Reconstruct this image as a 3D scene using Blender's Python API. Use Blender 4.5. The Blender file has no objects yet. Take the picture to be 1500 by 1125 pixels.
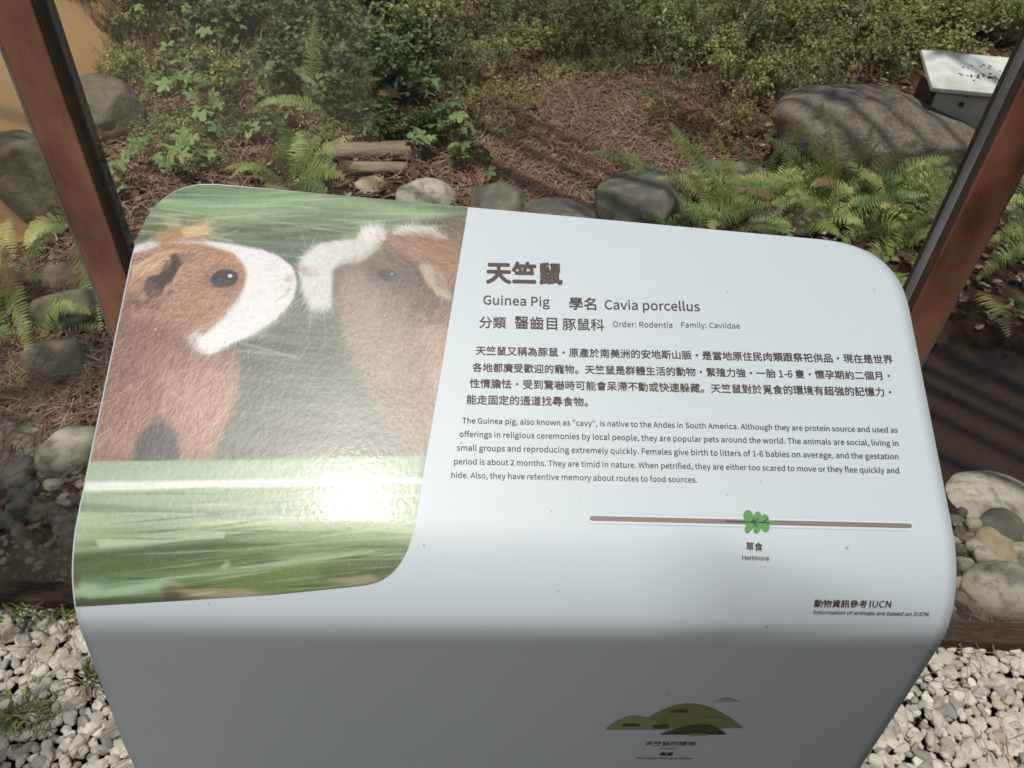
import bpy, bmesh, math, random, os
import numpy as np
from mathutils import Vector, Matrix, noise as mn
random.seed(7); rng = np.random.default_rng(7)
sc = bpy.context.scene; COL = sc.collection
# ------------------------------------------------------------------ camera
H = 1.45; P = math.radians(42); F = 1133.0; RO = 0.059
CAM = np.array([0, 0, H]); FW = np.array([0, math.cos(P), -math.sin(P)])
r0 = np.array([1., 0, 0]); u0 = np.array([0, math.sin(P), math.cos(P)])
_c, _s = math.cos(math.atan(RO)), math.sin(math.atan(RO))
RT = _c * r0 + _s * u0; UP = -_s * r0 + _c * u0
cd = bpy.data.cameras.new('camera'); cam = bpy.data.objects.new('camera', cd); COL.objects.link(cam)
cam.matrix_world = Matrix([[RT[i], UP[i], -FW[i], CAM[i]] for i in range(3)] + [[0, 0, 0, 1]])
cd.sensor_width = 36; cd.lens = 36 * F / 1500; cd.clip_start = 0.01; cd.clip_end = 500
cd.dof.use_dof = True; cd.dof.focus_distance = 0.62; cd.dof.aperture_fstop = 22
sc.camera = cam
# ------------------------------------------------------------------ light
SUN = Vector((-0.137, -0.27, 0.953)).normalized()
w = bpy.data.worlds.new('World'); sc.world = w; w.use_nodes = True
nt = w.node_tree; bg = nt.nodes['Background']; sky = nt.nodes.new('ShaderNodeTexSky')
sky.sky_type = 'NISHITA'; sky.sun_disc = False
sky.sun_elevation = math.asin(SUN.z); sky.sun_rotation = math.atan2(SUN.x, SUN.y)
hsv = nt.nodes.new('ShaderNodeHueSaturation'); hsv.inputs['Saturation'].default_value = .62; nt.links.new(sky.outputs[0], hsv.inputs['Color']); nt.links.new(hsv.outputs[0], bg.inputs[0]); bg.inputs[1].default_value = 0.08
sl = bpy.data.lights.new('sun', 'SUN'); sl.energy = 4.5; sl.angle = math.radians(0.53); sl.color = (1, 0.935, 0.84)
so = bpy.data.objects.new('sun', sl); COL.objects.link(so); so.rotation_euler = SUN.to_track_quat('Z', 'Y').to_euler()
sc.view_settings.view_transform = 'Standard'; sc.view_settings.look = 'None'
sc.view_settings.gamma = 1; sc.view_settings.use_curve_mapping = False; sc.view_settings.exposure = -0.22
sc.cycles.transparent_max_bounces = 12; sc.cycles.max_bounces = 8
# ------------------------------------------------------------------ geometry of the view
def ray(x, y):
    d = (x - 750) * RT + (562.5 - y) * UP + F * FW
    return d / np.linalg.norm(d)
def hgt(x, y):
    z = 0.07 * max(0.0, y - 1.9)
    if y > 1.0: z += 0.035 * mn.noise(Vector((x * 1.7, y * 1.7, 0))) * min(1, (y - 1.0) * 1.5)
    # shallow pool right of the sign, between the stone edging and the fern bank
    m = max(0, 1 - abs((y - 1.62) / 0.42) ** 3) * max(0, min(1, (x - 0.25) * 2.5))
    return z - 0.16 * m
def gp(x, y, z=None, dz=0.0):
    d = ray(x, y); zz = 0 if z is None else z
    for _ in range(1 if z is not None else 12):
        p = CAM + (zz + dz - H) / d[2] * d
        if z is None: zz = hgt(p[0], p[1])
    return Vector(p)
def on_y(x, y, Y):
    d = ray(x, y); return Vector(CAM + (Y / d[1]) * d)
def pix(p):
    q = np.array(p) - CAM
    return 750 + F * (q @ RT) / (q @ FW), 562.5 - F * (q @ UP) / (q @ FW)
# ------------------------------------------------------------------ materials
MATS = {}
def pmat(name, c1, c2=None, scale=20, rough=0.8, bump=0.0, bscale=None, spec=0.3, attr=False, trans=0.0,
         c3=None, s3=3, lo=0.35, hi=0.65, coat=0, metal=0, stretch=None, bdist=0.01, objvar=0.0):
    if name in MATS: return MATS[name]
    m = bpy.data.materials.new(name); m.use_nodes = True; t = m.node_tree; N = t.nodes; L = t.links
    b = N['Principled BSDF']; b.inputs['Roughness'].default_value = rough; b.inputs['Metallic'].default_value = metal
    b.inputs['Specular IOR Level'].default_value = spec; b.inputs['Coat Weight'].default_value = coat
    tc = N.new('ShaderNodeTexCoord'); vec = tc.outputs['Object']
    if stretch:
        mp = N.new('ShaderNodeMapping'); mp.inputs['Scale'].default_value = stretch; L.new(vec, mp.inputs[0]); vec = mp.outputs[0]
    def ns(s, d=6):
        n = N.new('ShaderNodeTexNoise'); n.inputs['Scale'].default_value = s; n.inputs['Detail'].default_value = d
        n.inputs['Roughness'].default_value = 0.65; L.new(vec, n.inputs[0]); return n.outputs['Fac']
    def mix(a, bb, f, mode='MIX'):
        x = N.new('ShaderNodeMix'); x.data_type = 'RGBA'; x.blend_type = mode
        for sock, v in ((x.inputs[0], f), (x.inputs[6], a), (x.inputs[7], bb)):
            if isinstance(v, (int, float)): sock.default_value = v
            elif isinstance(v, tuple): sock.default_value = (*v, 1)
            else: L.new(v, sock)
        return x.outputs[2]
    col = c1
    if c2:
        r = N.new('ShaderNodeMapRange'); r.inputs[1].default_value = lo; r.inputs[2].default_value = hi
        L.new(ns(scale), r.inputs[0]); col = mix(c1, c2, r.outputs[0])
    if c3:
        r = N.new('ShaderNodeMapRange'); r.inputs[1].default_value = .5; r.inputs[2].default_value = .64
        L.new(ns(s3), r.inputs[0]); col = mix(col, c3, r.outputs[0])
    if attr:
        a = N.new('ShaderNodeAttribute'); a.attribute_name = 'Col'; col = mix(col, a.outputs['Color'], 1.0, 'MULTIPLY')
    if objvar:
        oi = N.new('ShaderNodeObjectInfo'); r = N.new('ShaderNodeMapRange'); r.inputs[3].default_value = 1 - objvar; r.inputs[4].default_value = 1 + objvar * .6
        L.new(oi.outputs['Random'], r.inputs[0]); hs = N.new('ShaderNodeHueSaturation'); L.new(r.outputs[0], hs.inputs['Value'])
        if isinstance(col, tuple): hs.inputs['Color'].default_value = (*col, 1)
        else: L.new(col, hs.inputs['Color'])
        col = hs.outputs[0]
    if isinstance(col, tuple): b.inputs['Base Color'].default_value = (*col, 1)
    else: L.new(col, b.inputs['Base Color'])
    if bump:
        bp = N.new('ShaderNodeBump'); bp.inputs['Strength'].default_value = bump; bp.inputs['Distance'].default_value = bdist
        L.new(ns(bscale or scale * 2, 8), bp.inputs['Height']); L.new(bp.outputs[0], b.inputs['Normal'])
    if trans:
        tr = N.new('ShaderNodeBsdfTranslucent'); ms = N.new('ShaderNodeMixShader'); ms.inputs[0].default_value = trans
        if isinstance(col, tuple): tr.inputs[0].default_value = (*col, 1)
        else: L.new(col, tr.inputs[0])
        L.new(b.outputs[0], ms.inputs[1]); L.new(tr.outputs[0], ms.inputs[2]); L.new(ms.outputs[0], N['Material Output'].inputs[0])
    MATS[name] = m; return m
# ------------------------------------------------------------------ object helpers
def tag(o, label=None, cat=None, group=None, kind=None):
    for k, v in (('label', label), ('category', cat), ('group', group), ('kind', kind)):
        if v: o[k] = v
    return o
def obj(name, me, parent=None, loc=None, mat=None):
    o = bpy.data.objects.new(name, me); COL.objects.link(o)
    if parent: o.parent = parent
    if loc is not None: o.location = loc
    if mat and me is not None and not me.materials: me.materials.append(mat)
    return o
def mesh(name, V, Fc, smooth=True, cols=None):
    me = bpy.data.meshes.new(name); V = np.asarray(V, dtype=float)
    me.from_pydata(V.tolist(), [], Fc if isinstance(Fc, list) else Fc.tolist())
    if cols is not None:
        a = me.color_attributes.new('Col', 'FLOAT_COLOR', 'POINT')
        c = np.ones((len(V), 4)); c[:, :3] = cols; a.data.foreach_set('color', c.ravel())
    if smooth: me.polygons.foreach_set('use_smooth', [True] * len(me.polygons))
    me.update(); return me
def box_me(name, cx, cy, cz, sx, sy, sz, bev=0.0):
    bm = bmesh.new(); bmesh.ops.create_cube(bm, size=1)
    for v in bm.verts: v.co = Vector((cx + v.co.x * sx, cy + v.co.y * sy, cz + v.co.z * sz))
    if bev: bmesh.ops.bevel(bm, geom=bm.edges[:], offset=bev, segments=2, affect='EDGES', profile=.5)
    me = bpy.data.meshes.new(name); bm.to_mesh(me); bm.free(); return me
def tube(V, Fc, pts, r0_, r1_, n=6):
    b = len(V); m = len(pts)
    for i, p in enumerate(pts):
        a = pts[max(0, i - 1)]; c = pts[min(m - 1, i + 1)]; t = (Vector(c) - Vector(a)).normalized()
        s = t.orthogonal().normalized(); q = t.cross(s); r = r0_ + (r1_ - r0_) * i / max(1, m - 1)
        for k in range(n):
            an = 2 * math.pi * k / n; V.append(tuple(Vector(p) + s * math.cos(an) * r + q * math.sin(an) * r))
    for i in range(m - 1):
        for k in range(n): Fc.append((b + i * n + k, b + i * n + (k + 1) % n, b + (i + 1) * n + (k + 1) % n, b + (i + 1) * n + k))
    Fc.append(tuple(b + (m - 1) * n + k for k in range(n)))
def empty(name, loc): 
    o = bpy.data.objects.new(name, None); COL.objects.link(o); o.location = loc; o.empty_display_size = .05; return o
# ================================================================== ground
def ground():
    xs = np.unique(np.concatenate([np.linspace(-30, -4, 14), np.linspace(-4, 4, 130), np.linspace(4, 30, 14)]))
    ys = np.unique(np.concatenate([np.linspace(-30, -1, 14), np.linspace(-1, 7, 130), np.linspace(7, 40, 16)]))
    V = []; 
    for y in ys:
        for x in xs:
            z = hgt(x, min(y, 8)); d = 0.012 * mn.fractal(Vector((x * 7, y * 7, 1)), 1.0, 2.0, 3) if y > 1.0 else -0.03
            V.append((x, y, z + d - 0.012))
    nx = len(xs); Fc = [(j * nx + i, j * nx + i + 1, (j + 1) * nx + i + 1, (j + 1) * nx + i) for j in range(len(ys) - 1) for i in range(nx - 1)]
    me = mesh('ground', V, Fc)
    m = pmat('soil', (.03, .019, .012), (.08, .05, .032), 30, .95, .9, 90, .1, c3=(.16, .10, .065), s3=9, bdist=.02)
    o = obj('ground', me, mat=m); tag(o, kind='structure'); return o
ground_o = ground()
bounce_path = obj('path', box_me('path', 0, -6.2, -.02, 24, 9.9, .03), mat=pmat('bounce_gravel', (.55, .52, .46), (.42, .39, .34), 60, .9, .6)); tag(bounce_path, kind='structure')  # unseen pale ground added behind the viewer to bounce light onto the sign
# ---- leaf litter, needles, chips: stuff on the bed
def ok_bed(x, y):
    if y < 1.0 or y > 6.2: return False
    if x > .45 and 1.2 < y < 2.02: return False
    return True
def litter():
    V, Fc, C = [], [], []
    for _ in range(26000):
        y = 1.0 + 5.0 * random.random() ** .8; x = random.uniform(-.75, .75) * (y + 1.4)
        if not ok_bed(x, y): continue
        L = random.uniform(.010, .042); W = L * random.uniform(.35, .8); a = random.uniform(0, 6.28)
        z = hgt(x, y) + random.uniform(0, .018); tl = random.uniform(-.5, .5); cu = random.uniform(-.4, .6)
        ca, sa = math.cos(a), math.sin(a); b = len(V)
        for (p, q, h) in ((-1, 0, 0), (-.3, .5, cu), (.5, .42, cu), (1, 0, .1), (.4, -.5, cu * .7), (-.4, -.45, cu * .7)):
            X, Y = p * L / 2, q * W; V.append((x + X * ca - Y * sa, y + X * sa + Y * ca, z + h * L * .4 + Y * tl))
        Fc += [(b, b + 1, b + 5), (b + 1, b + 2, b + 4, b + 5), (b + 2, b + 3, b + 4)]
        k = random.random(); c = (.20, .12, .075) if k < .45 else (.30, .20, .13) if k < .75 else (.42, .34, .26) if k < .93 else (.50, .47, .40)
        f = random.uniform(.55, 1.15); C += [[v * f for v in c]] * 6
    o = obj('leaf_litter', mesh('leaf_litter', V, Fc, False, C), mat=pmat('dead_leaf', (1, 1, 1), (.7, .68, .66), 60, .8, .2, spec=.15, attr=True, trans=.1))
    tag(o, 'dry brown fallen leaves and pale chips littering the garden bed', 'leaf litter', kind='stuff')
litter()
def needles(name, N, zones, lab):
    n = 0; V = np.zeros((N * 6, 3)); C = np.zeros((N * 6, 3)); Fc = []
    while n < N:
        cx, cy, rx, ry = random.choice(zones); x = random.gauss(cx, rx); y = random.gauss(cy, ry)
        if not (ok_bed(x, y) or name == 'needle_strands'): continue
        L = random.uniform(.05, .13); a = random.uniform(0, 6.28) ; bend = random.uniform(-.25, .25); wd = random.uniform(.0009, .0017) if name != 'needle_strands' else .0007
        z0 = hgt(x, y) + random.uniform(.0, .035) if name != 'needle_strands' else random.uniform(.018, .03)
        z1 = z0 + random.uniform(-.01, .02); ca, sa = math.cos(a), math.sin(a); b = n * 6
        for i, t in enumerate((-.5, 0, .5)):
            X = t * L; Y = bend * L * (.25 - t * t) * 2; z = z0 + (z1 - z0) * (t + .5) + .006 * (1 - 4 * t * t)
            for j, sgn in enumerate((-1, 1)):
                V[b + i * 2 + j] = (x + X * ca - (Y + sgn * wd) * sa, y + X * sa + (Y + sgn * wd) * ca, z)
        Fc += [(b, b + 1, b + 3, b + 2), (b + 2, b + 3, b + 5, b + 4)]
        k = random.uniform(.4, 1.25); C[b:b + 6] = np.array([.27, .155, .105] if random.random() < .6 else [.34, .25, .17]) * k; n += 1
    o = obj(name, mesh(name, V, Fc, False, C), mat=pmat('pine_needle', (1, 1, 1), rough=.6, spec=.25, attr=True))
    tag(o, lab, 'pine needles', kind='stuff'); return o
zn = []
for (px_, py_, rx, ry) in ((880, 180, .35, .35), (800, 210, .28, .25), (850, 240, .25, .2), (700, 110, .5, .4), (950, 130, .4, .4), (600, 60, .6, .5),
                           (1060, 170, .3, .3), (230, 230, .25, .3), (900, 60, .5, .5), (300, 150, .4, .4), (80, 470, .15, .2), (760, 260, .2, .15), (60, 600, .15, .1)):
    g = gp(px_, py_); zn.append((g.x, g.y, rx, ry))
needles('pine_needles', 21000, zn, 'reddish brown fallen pine needles matted over the garden bed')
# ================================================================== gravel in front
glA = gp(50, 850, .05); glB = gp(1450, 912, .05)            # foot of the glass
gdir = (glB - glA); gdir.z = 0; gdir.normalize(); gnrm = Vector((-gdir.y, gdir.x, 0))
def gl_line(x): return glA.y + (x - glA.x) * gdir.y / gdir.x
def stone_me(name, sub, seed, rough=.25, flat=.0, ang=0.0, freq=1.3):
    bm = bmesh.new(); bmesh.ops.create_icosphere(bm, subdivisions=sub, radius=1); r = random.Random(seed); off = Vector((r.uniform(0, 99), r.uniform(0, 99), 3))
    cuts = [(Vector((r.gauss(0, 1), r.gauss(0, 1), r.gauss(0, 1))).normalized(), r.uniform(.62, .9)) for _ in range(int(ang))]
    for v in bm.verts:
        n = v.co.normalized(); p = n * (1 + rough * mn.noise(n * freq + off) + rough * .35 * mn.noise(n * freq * 3 + off))
        for cn, cdp in cuts:
            d = p.dot(cn)
            if d > cdp: p -= cn * (d - cdp) * .88
        v.co = p
    me = bpy.data.meshes.new(name); bm.to_mesh(me); bm.free()
    me.polygons.foreach_set('use_smooth', [sub > 2 or ang < 3] * len(me.polygons)); return me
gravel = empty('gravel_bed', (0, 0, 0))
gm = [pmat('pebble_%s' % n, (c[0] * .95, c[1], c[2] * 1.04), (c2[0] * .95, c2[1], c2[2] * 1.04), 55, .8, .5, 160, .2, bdist=.003, objvar=.22) for n, c, c2 in (
    ('pale', (.58, .545, .46), (.44, .41, .34)), ('cream', (.60, .55, .45), (.48, .43, .35)), ('grey', (.36, .34, .30), (.27, .25, .22)), ('tan', (.50, .43, .33), (.40, .34, .26)), ('white', (.68, .66, .59), (.55, .53, .46)))]
pmes = []
for i in range(15):
    me = stone_me('pebble', 2, 100 + i, .42, ang=6 + i % 5); me.materials.append(gm[(0, 0, 1, 2, 4, 0, 3, 1, 2, 0, 4, 1, 0, 2, 1)[i]]); pmes.append(me)
def skirt_hidden(px_, py_):   # behind the sign as seen
    xl = 108 + max(0, py_ - 888) * .34; xr = 1400 - max(0, py_ - 925) * .82
    return xl < px_ < xr
cand = []; sp = .0165
gy = -1.2
while gy < 1.0:
    gx = -1.9
    while gx < 1.9:
        x = gx + random.uniform(-.4, .4) * sp; y = gy + random.uniform(-.4, .4) * sp
        near = -1.0 < x < 1.1 and .35 < y
        if y < gl_line(x) - .035 and (near or random.random() < .45):
            big = random.random() ** 2.5
            r = random.uniform(.0072, .0100) + .0095 * big
            if not near: r *= 1.5
            cand.append((x, y, random.uniform(-.006, .006) + (.006 if random.random() < .25 else 0), r, random.randrange(15)))
        gx += sp
    gy += sp * .92
def proj_ok(c):
    a, b = pix((c[0], c[1], .01)); return -5 < a < 1505 and b < 1130 and not skirt_hidden(a, b)
vis = [c for c in cand if proj_ok(c)]; vis.sort(key=lambda c: -c[3] / math.dist(c[:3], CAM)); 
near300 = set(map(id, vis[:296])); rest = [c for c in cand if id(c) not in near300]
def prot(c):
    R = Matrix.Rotation(random.uniform(0, 6.28), 3, 'Z') @ Matrix.Rotation(random.uniform(-.5, .5), 3, 'X')
    S = Matrix.Diagonal((random.uniform(.95, 1.35), random.uniform(.8, 1.05), random.uniform(.6, .85)))
    return (R @ S) * c[3]
for c in vis[:296]:
    o = obj('pebble', pmes[c[4]], gravel); M = prot(c).to_4x4(); M.translation = Vector(c[:3]) + Vector((0, 0, .006)); o.matrix_basis = M
VV, FF, MI = [], [], []; base = 0; arr = []
lite = []
for i in range(15):
    m = pmes[i]; arr.append((np.array([v.co[:] for v in m.vertices]), np.array([p.vertices[:] for p in m.polygons])))
for c in rest:
    v, f = arr[c[4]]; M = np.array(prot(c)); VV.append(v @ M.T + np.array(c[:3]) + (0, 0, .004)); FF.append(f + base); MI += [(0, 0, 1, 2, 4, 0, 3, 1, 2, 0, 4, 1, 0, 2, 1)[c[4]]] * len(f); base += len(v)
me = mesh('loose_gravel', np.concatenate(VV), np.concatenate(FF), False)
for m in gm: me.materials.append(m)
me.polygons.foreach_set('material_index', MI)
o = obj('loose_gravel', me, gravel); tag(o, kind='stuff'); tag(gravel, kind='structure')
needles('needle_strands', 150, [(-.62, .6, .12, .1), (-.7, .75, .2, .12), (.8, .7, .2, .12), (-.55, .5, .1, .06), (.95, .8, .3, .1)], 'loose brown pine needles lying on the pale gravel')
# ================================================================== kerb under the glass
def kerb():
    t = empty('timber_edging', (0, 0, 0)); m = pmat('old_timber', (.03, .02, .014), (.07, .05, .034), 40, .85, .6, 60, .2, stretch=(1, 6, 6))
    for k in range(5):
        a = glA + gdir * (-1.6 + k * .95); b = a + gdir * .94
        me = box_me('board', 0, 0, 0, .94, .05, .07, .004); o = obj('board', me, t, mat=m)
        o.location = (a + b) / 2 - gnrm * .018 - Vector((0, 0, .04)); o.rotation_euler.z = math.atan2(gdir.y, gdir.x)
    tag(t, 'dark weathered timber edging at the foot of the glass fence', 'edging')
kerb()
# ================================================================== water
def water():
    me = bpy.data.meshes.new('pool_water'); bm = bmesh.new()
    bmesh.ops.create_grid(bm, x_segments=60, y_segments=30, size=1)
    for v in bm.verts: v.co = Vector((1.9 + v.co.x * 1.6, 1.62 + v.co.y * .42, -.055 ))
    bm.to_mesh(me); bm.free()
    m = bpy.data.materials.new('water'); m.use_nodes = True; b = m.node_tree.nodes['Principled BSDF']
    b.inputs['Base Color'].default_value = (.035, .022, .014, 1); b.inputs['Roughness'].default_value = .03; b.inputs['IOR'].default_value = 1.33
    b.inputs['Specular IOR Level'].default_value = .5
    n = m.node_tree.nodes.new('ShaderNodeTexNoise'); n.inputs['Scale'].default_value = 9; bp = m.node_tree.nodes.new('ShaderNodeBump'); bp.inputs['Strength'].default_value = .12; bp.inputs['Distance'].default_value = .02
    m.node_tree.links.new(n.outputs[0], bp.inputs['Height']); m.node_tree.links.new(bp.outputs[0], b.inputs['Normal'])
    o = obj('water', me, mat=m); tag(o, kind='structure')
water()
# ================================================================== stones
def stone(px_, py_, wpx, hpx, lab, m, name='stone', seed=1, deep=.8, sub=4, rough=.22, ang=2, rot=0.0, sink=.3, group=None, tall=None, cat='stone', z=None, freq=1.2):
    """px,py = centre of the stone as seen; sized from its seen width"""
    d = ray(px_, py_); g = gp(px_, py_ + hpx * .3, z); dist = (g - Vector(CAM)).length
    W = wpx * dist / F / 2; ztall = tall if tall else hpx * dist / F / 2 * .8
    me = stone_me(name, sub, seed, rough, ang=ang, freq=freq); o = obj(name, me, mat=m)
    for v in me.vertices: v.co = Vector((v.co.x * W, v.co.y * W * deep, v.co.z * ztall))
    o.rotation_euler.z = rot; o.location = (g.x, g.y, (z if z is not None else hgt(g.x, g.y)) + ztall * (1 - sink * 2))
    tag(o, lab, cat, group); return o
pale = pmat('pale_stone', (.46, .44, .36), (.33, .31, .25), 14, .8, .5, 80, .25, c3=(.20, .19, .14), s3=30, bdist=.006)
slate = pmat('dark_stone', (.085, .085, .075), (.14, .135, .115), 8, .75, .4, 60, .3, c3=(.19, .18, .14), s3=14, bdist=.006)
bould = pmat('boulder_rock', (.13, .115, .09), (.24, .21, .17), 16, .9, 1, 50, .2, c3=(.27, .25, .21), s3=80, bdist=.02)
grn = pmat('mossy_rock', (.13, .12, .085), (.23, .21, .155), 10, .9, .6, 50, .2, c3=(.13, .135, .075), s3=6, bdist=.015)
warm = pmat('tan_rock', (.42, .34, .22), (.30, .25, .17), 18, .8, .5, 80, .2, bdist=.005)
bo = stone(1305, 202, 365, 178, 'huge rounded speckled grey boulder behind the ferns at the right', bould, 'boulder', 5, .55, 6, .16, 1, .1, .30, cat='boulder', tall=.20)
bo.rotation_euler.y = .24
stone(628, 280, 88, 62, 'pale round stone lying against the top edge of the sign panel', pale, seed=11, rough=.15, ang=1, rot=.3)
stone(727, 290, 92, 72, 'dark angular stone beside the pale round one at the bed edge', slate, seed=12, ang=6, rough=.2)
stone(822, 312, 118, 62, 'low flat dark stone between two taller dark stones', slate, seed=13, ang=3, rot=-.1)
stone(940, 285, 150, 116, 'large dark wedge stone with a fern frond arching over it', slate, seed=21, ang=5, rough=.16, rot=.15, sink=.22)
stone(1068, 262, 128, 76, 'sunlit grey stone wedged between the dark wedge stone and the boulder', grn, seed=15, ang=4)
stone(1150, 305, 110, 70, 'brown shaded rock under the fern fronds', bould, seed=16, ang=3)
stone(155, 158, 110, 112, 'mossy grey boulder just right of the left fence post', grn, 'boulder', 17, .8, 5, .18, 3, cat='boulder', sink=.28)
stone(48, 258, 150, 150, 'mossy boulder at the foot of the ochre wall left of the post', grn, 'boulder', 18, .8, 5, .2, 4, .4, .25, cat='boulder')
stone(118, 448, 96, 90, 'brown rock in the shade among hanging fern fronds', grn, seed=19, ang=4)
stone(95, 400, 70, 40, 'small flat rock above the shaded brown rock', warm, seed=20, ang=4)
stone(90, 520, 90, 70, 'rock half buried in dark soil below the long fern frond', grn, seed=22, ang=4)
# edging stones behind the left and right glass
stone(108, 645, 84, 84, 'cream egg shaped stone behind the glass beside the sign', pale, seed=31, rough=.1, ang=1, rot=.5, sink=.25, tall=.05)
stone(32, 634, 110, 34, 'long flat pale slab of stone left of the cream stone', pale, seed=32, rough=.12, ang=2, sink=.3, tall=.025)
stone(1444, 724, 132, 88, 'smooth pale oval stone at the edge of the dark pool', pale, seed=33, rough=.06, ang=0, sink=.25, tall=.06)
stone(1476, 846, 122, 92, 'rough round pale stone against the glass at the right', pale, seed=34, rough=.12, ang=1, sink=.3, tall=.05, deep=.62)
small = [(60, 642, 26, 14, pale), (37, 672, 22, 14, pale), (42, 655, 18, 12, pale), (8, 662, 34, 20, pale), (24, 690, 48, 30, slate), (63, 692, 16, 10, pale), (88, 686, 26, 20, slate), (70, 678, 24, 18, grn),
         (80, 708, 22, 14, pale), (98, 732, 22, 14, pale), (112, 728, 16, 18, grn), (92, 752, 28, 22, slate), (108, 756, 26, 22, grn), (100, 770, 26, 18, grn), (104, 790, 24, 20, slate), (8, 760, 22, 24, slate), (35, 715, 36, 20, slate), (60, 742, 30, 18, grn), (30, 740, 28, 20, slate),
         (1450, 758, 22, 20, pale), (1408, 752, 20, 20, slate), (1424, 765, 22, 20, warm), (1436, 782, 26, 14, slate), (1452, 800, 54, 28, warm), (1424, 796, 20, 20, pale), (1438, 812, 26, 28, pale), (1470, 818, 30, 18, pale), (1480, 805, 26, 24, grn), (1409, 824, 24, 24, pale), (1418, 838, 22, 26, pale), (1414, 856, 20, 18, pale), (1492, 806, 30, 30, pale), (1404, 776, 16, 14, slate), (1413, 785, 18, 14, grn), (1478, 778, 36, 26, slate), (1462, 768, 50, 30, slate), (1398, 760, 22, 14, grn), (1401, 800, 16, 18, slate), (1398, 850, 16, 24, warm), (1402, 872, 20, 24, grn), (1430, 892, 26, 14, grn), (1428, 870, 22, 18, slate)]
words = {pale: 'pale grey', slate: 'dark grey', grn: 'mossy brown', warm: 'tan'}
ORD = ['nearest', 'second nearest', 'third nearest', 'fourth nearest', 'fifth nearest', 'sixth nearest', 'seventh nearest', 'eighth nearest', 'ninth nearest']
for i, (a, b, c, d, m) in enumerate(small):
    side = 'left' if a < 700 else 'right'
    peers = sorted([q for q in small if q[4] is m and (q[0] < 700) == (a < 700)], key=lambda q: -q[1]); rk = ORD[peers.index(small[i])]
    stone(a, b, c * 1.15, d * 1.15, '%s %s rock to the viewer in the strip behind the %s glass' % (rk, words[m], side), m, 'rock', 50 + i, random.uniform(.7, .95), 3, .25, random.choice((2, 4, 6)), random.uniform(0, 3), .2,
          'small %s rocks behind the %s glass pane' % (words[m], side), cat='rock')
# grit behind the glass
def grit():
    V, Fc, C = [], [], []
    v0, f0 = arr[3]
    VV, FF, CC = [], [], []; b = 0
    for _ in range(2600):
        x = random.uniform(-1.5, 1.9); y = random.uniform(.90, 1.28)
        if y < gl_line(x) + .01: continue
        v, f = arr[random.randrange(15)]; r = random.uniform(.003, .011)
        VV.append(v @ np.array(prot((0, 0, 0, r))).T + np.array((x, y, hgt(x, y) - .004))); FF.append(f + b); b += len(v)
        CC.append(np.tile(np.array(random.choice(((.34, .31, .26), (.22, .19, .16), (.13, .11, .09), (.30, .24, .18)))), (len(v), 1)))
    o = obj('grit', mesh('grit', np.concatenate(VV), np.concatenate(FF), False, np.concatenate(CC)), mat=pmat('grit', (1, 1, 1), (.7, .7, .7), 90, .9, attr=True))
    tag(o, 'fine brown grit and gravel between the rocks behind the glass', 'grit', kind='stuff')
grit()
# ================================================================== logs
bark = pmat('log_wood', (.20, .15, .105), (.34, .28, .21), 10, .85, .7, 24, .15, stretch=(.6, 5, 5), bdist=.01)
def log(x0, y0, x1, y1, rpx, lab, seed):
    a = gp(x0, y0); b = gp(x1, y1); r = rpx * (a - Vector(CAM)).length / F
    a.z += r * .7; b.z += r * .7; L = (b - a).length; V, Fc = [], []; n = 18; m = 14
    for i in range(m):
        t = i / (m - 1)
        for k in range(n):
            an = 2 * math.pi * k / n; rr = r * (1 + .13 * mn.noise(Vector((t * 3 + seed, math.cos(an) * 1.6, math.sin(an) * 1.6))) + .05 * mn.noise(Vector((t, math.cos(an) * 6, math.sin(an) * 6 + seed)))) * (1 - .12 * t)
            V.append((t * L, math.cos(an) * rr, math.sin(an) * rr))
    for i in range(m - 1):
        for k in range(n): Fc.append((i * n + k, i * n + (k + 1) % n, (i + 1) * n + (k + 1) % n, (i + 1) * n + k))
    Fc += [tuple(range(n))[::-1], tuple((m - 1) * n + k for k in range(n))]
    o = obj('log', mesh('log', V, Fc), mat=bark); o.location = a; o.rotation_euler = (b - a).to_track_quat('X', 'Z').to_euler(); tag(o, lab, 'log')
log(480, 232, 606, 228, 13, 'weathered grey log lying behind the sign, upper of two', 1)
log(498, 252, 596, 252, 9, 'thinner log lying just below the weathered grey log', 4)
stone(543, 267, 44, 20, 'small brown stone in front of the two logs', warm, seed=41, ang=3)
# ================================================================== ochre wall
def wall():
    a = gp(-60, 330); b = gp(135, 20); d = (b - a); d.z = 0; d.normalize(); L = 7
    n = Vector((-d.y, d.x, 0)); a = a - d * 1.0
    me = box_me('garden_wall', L / 2, 0, 1.0, L, .2, 2.0, .01); o = obj('garden_wall', me, mat=pmat('ochre_render', (.74, .46, .22), (.66, .40, .19), 3, .9, .35, 90, .1, c3=(.56, .33, .16), s3=1.2, bdist=.004))
    o.location = a - n * .26 - Vector((0, 0, .25)); o.rotation_euler = (-math.radians(30), 0, math.atan2(d.y, d.x)); tag(o, 'ochre yellow rendered sloping wall at the far left beyond the fence post', 'wall')
wall()
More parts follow.
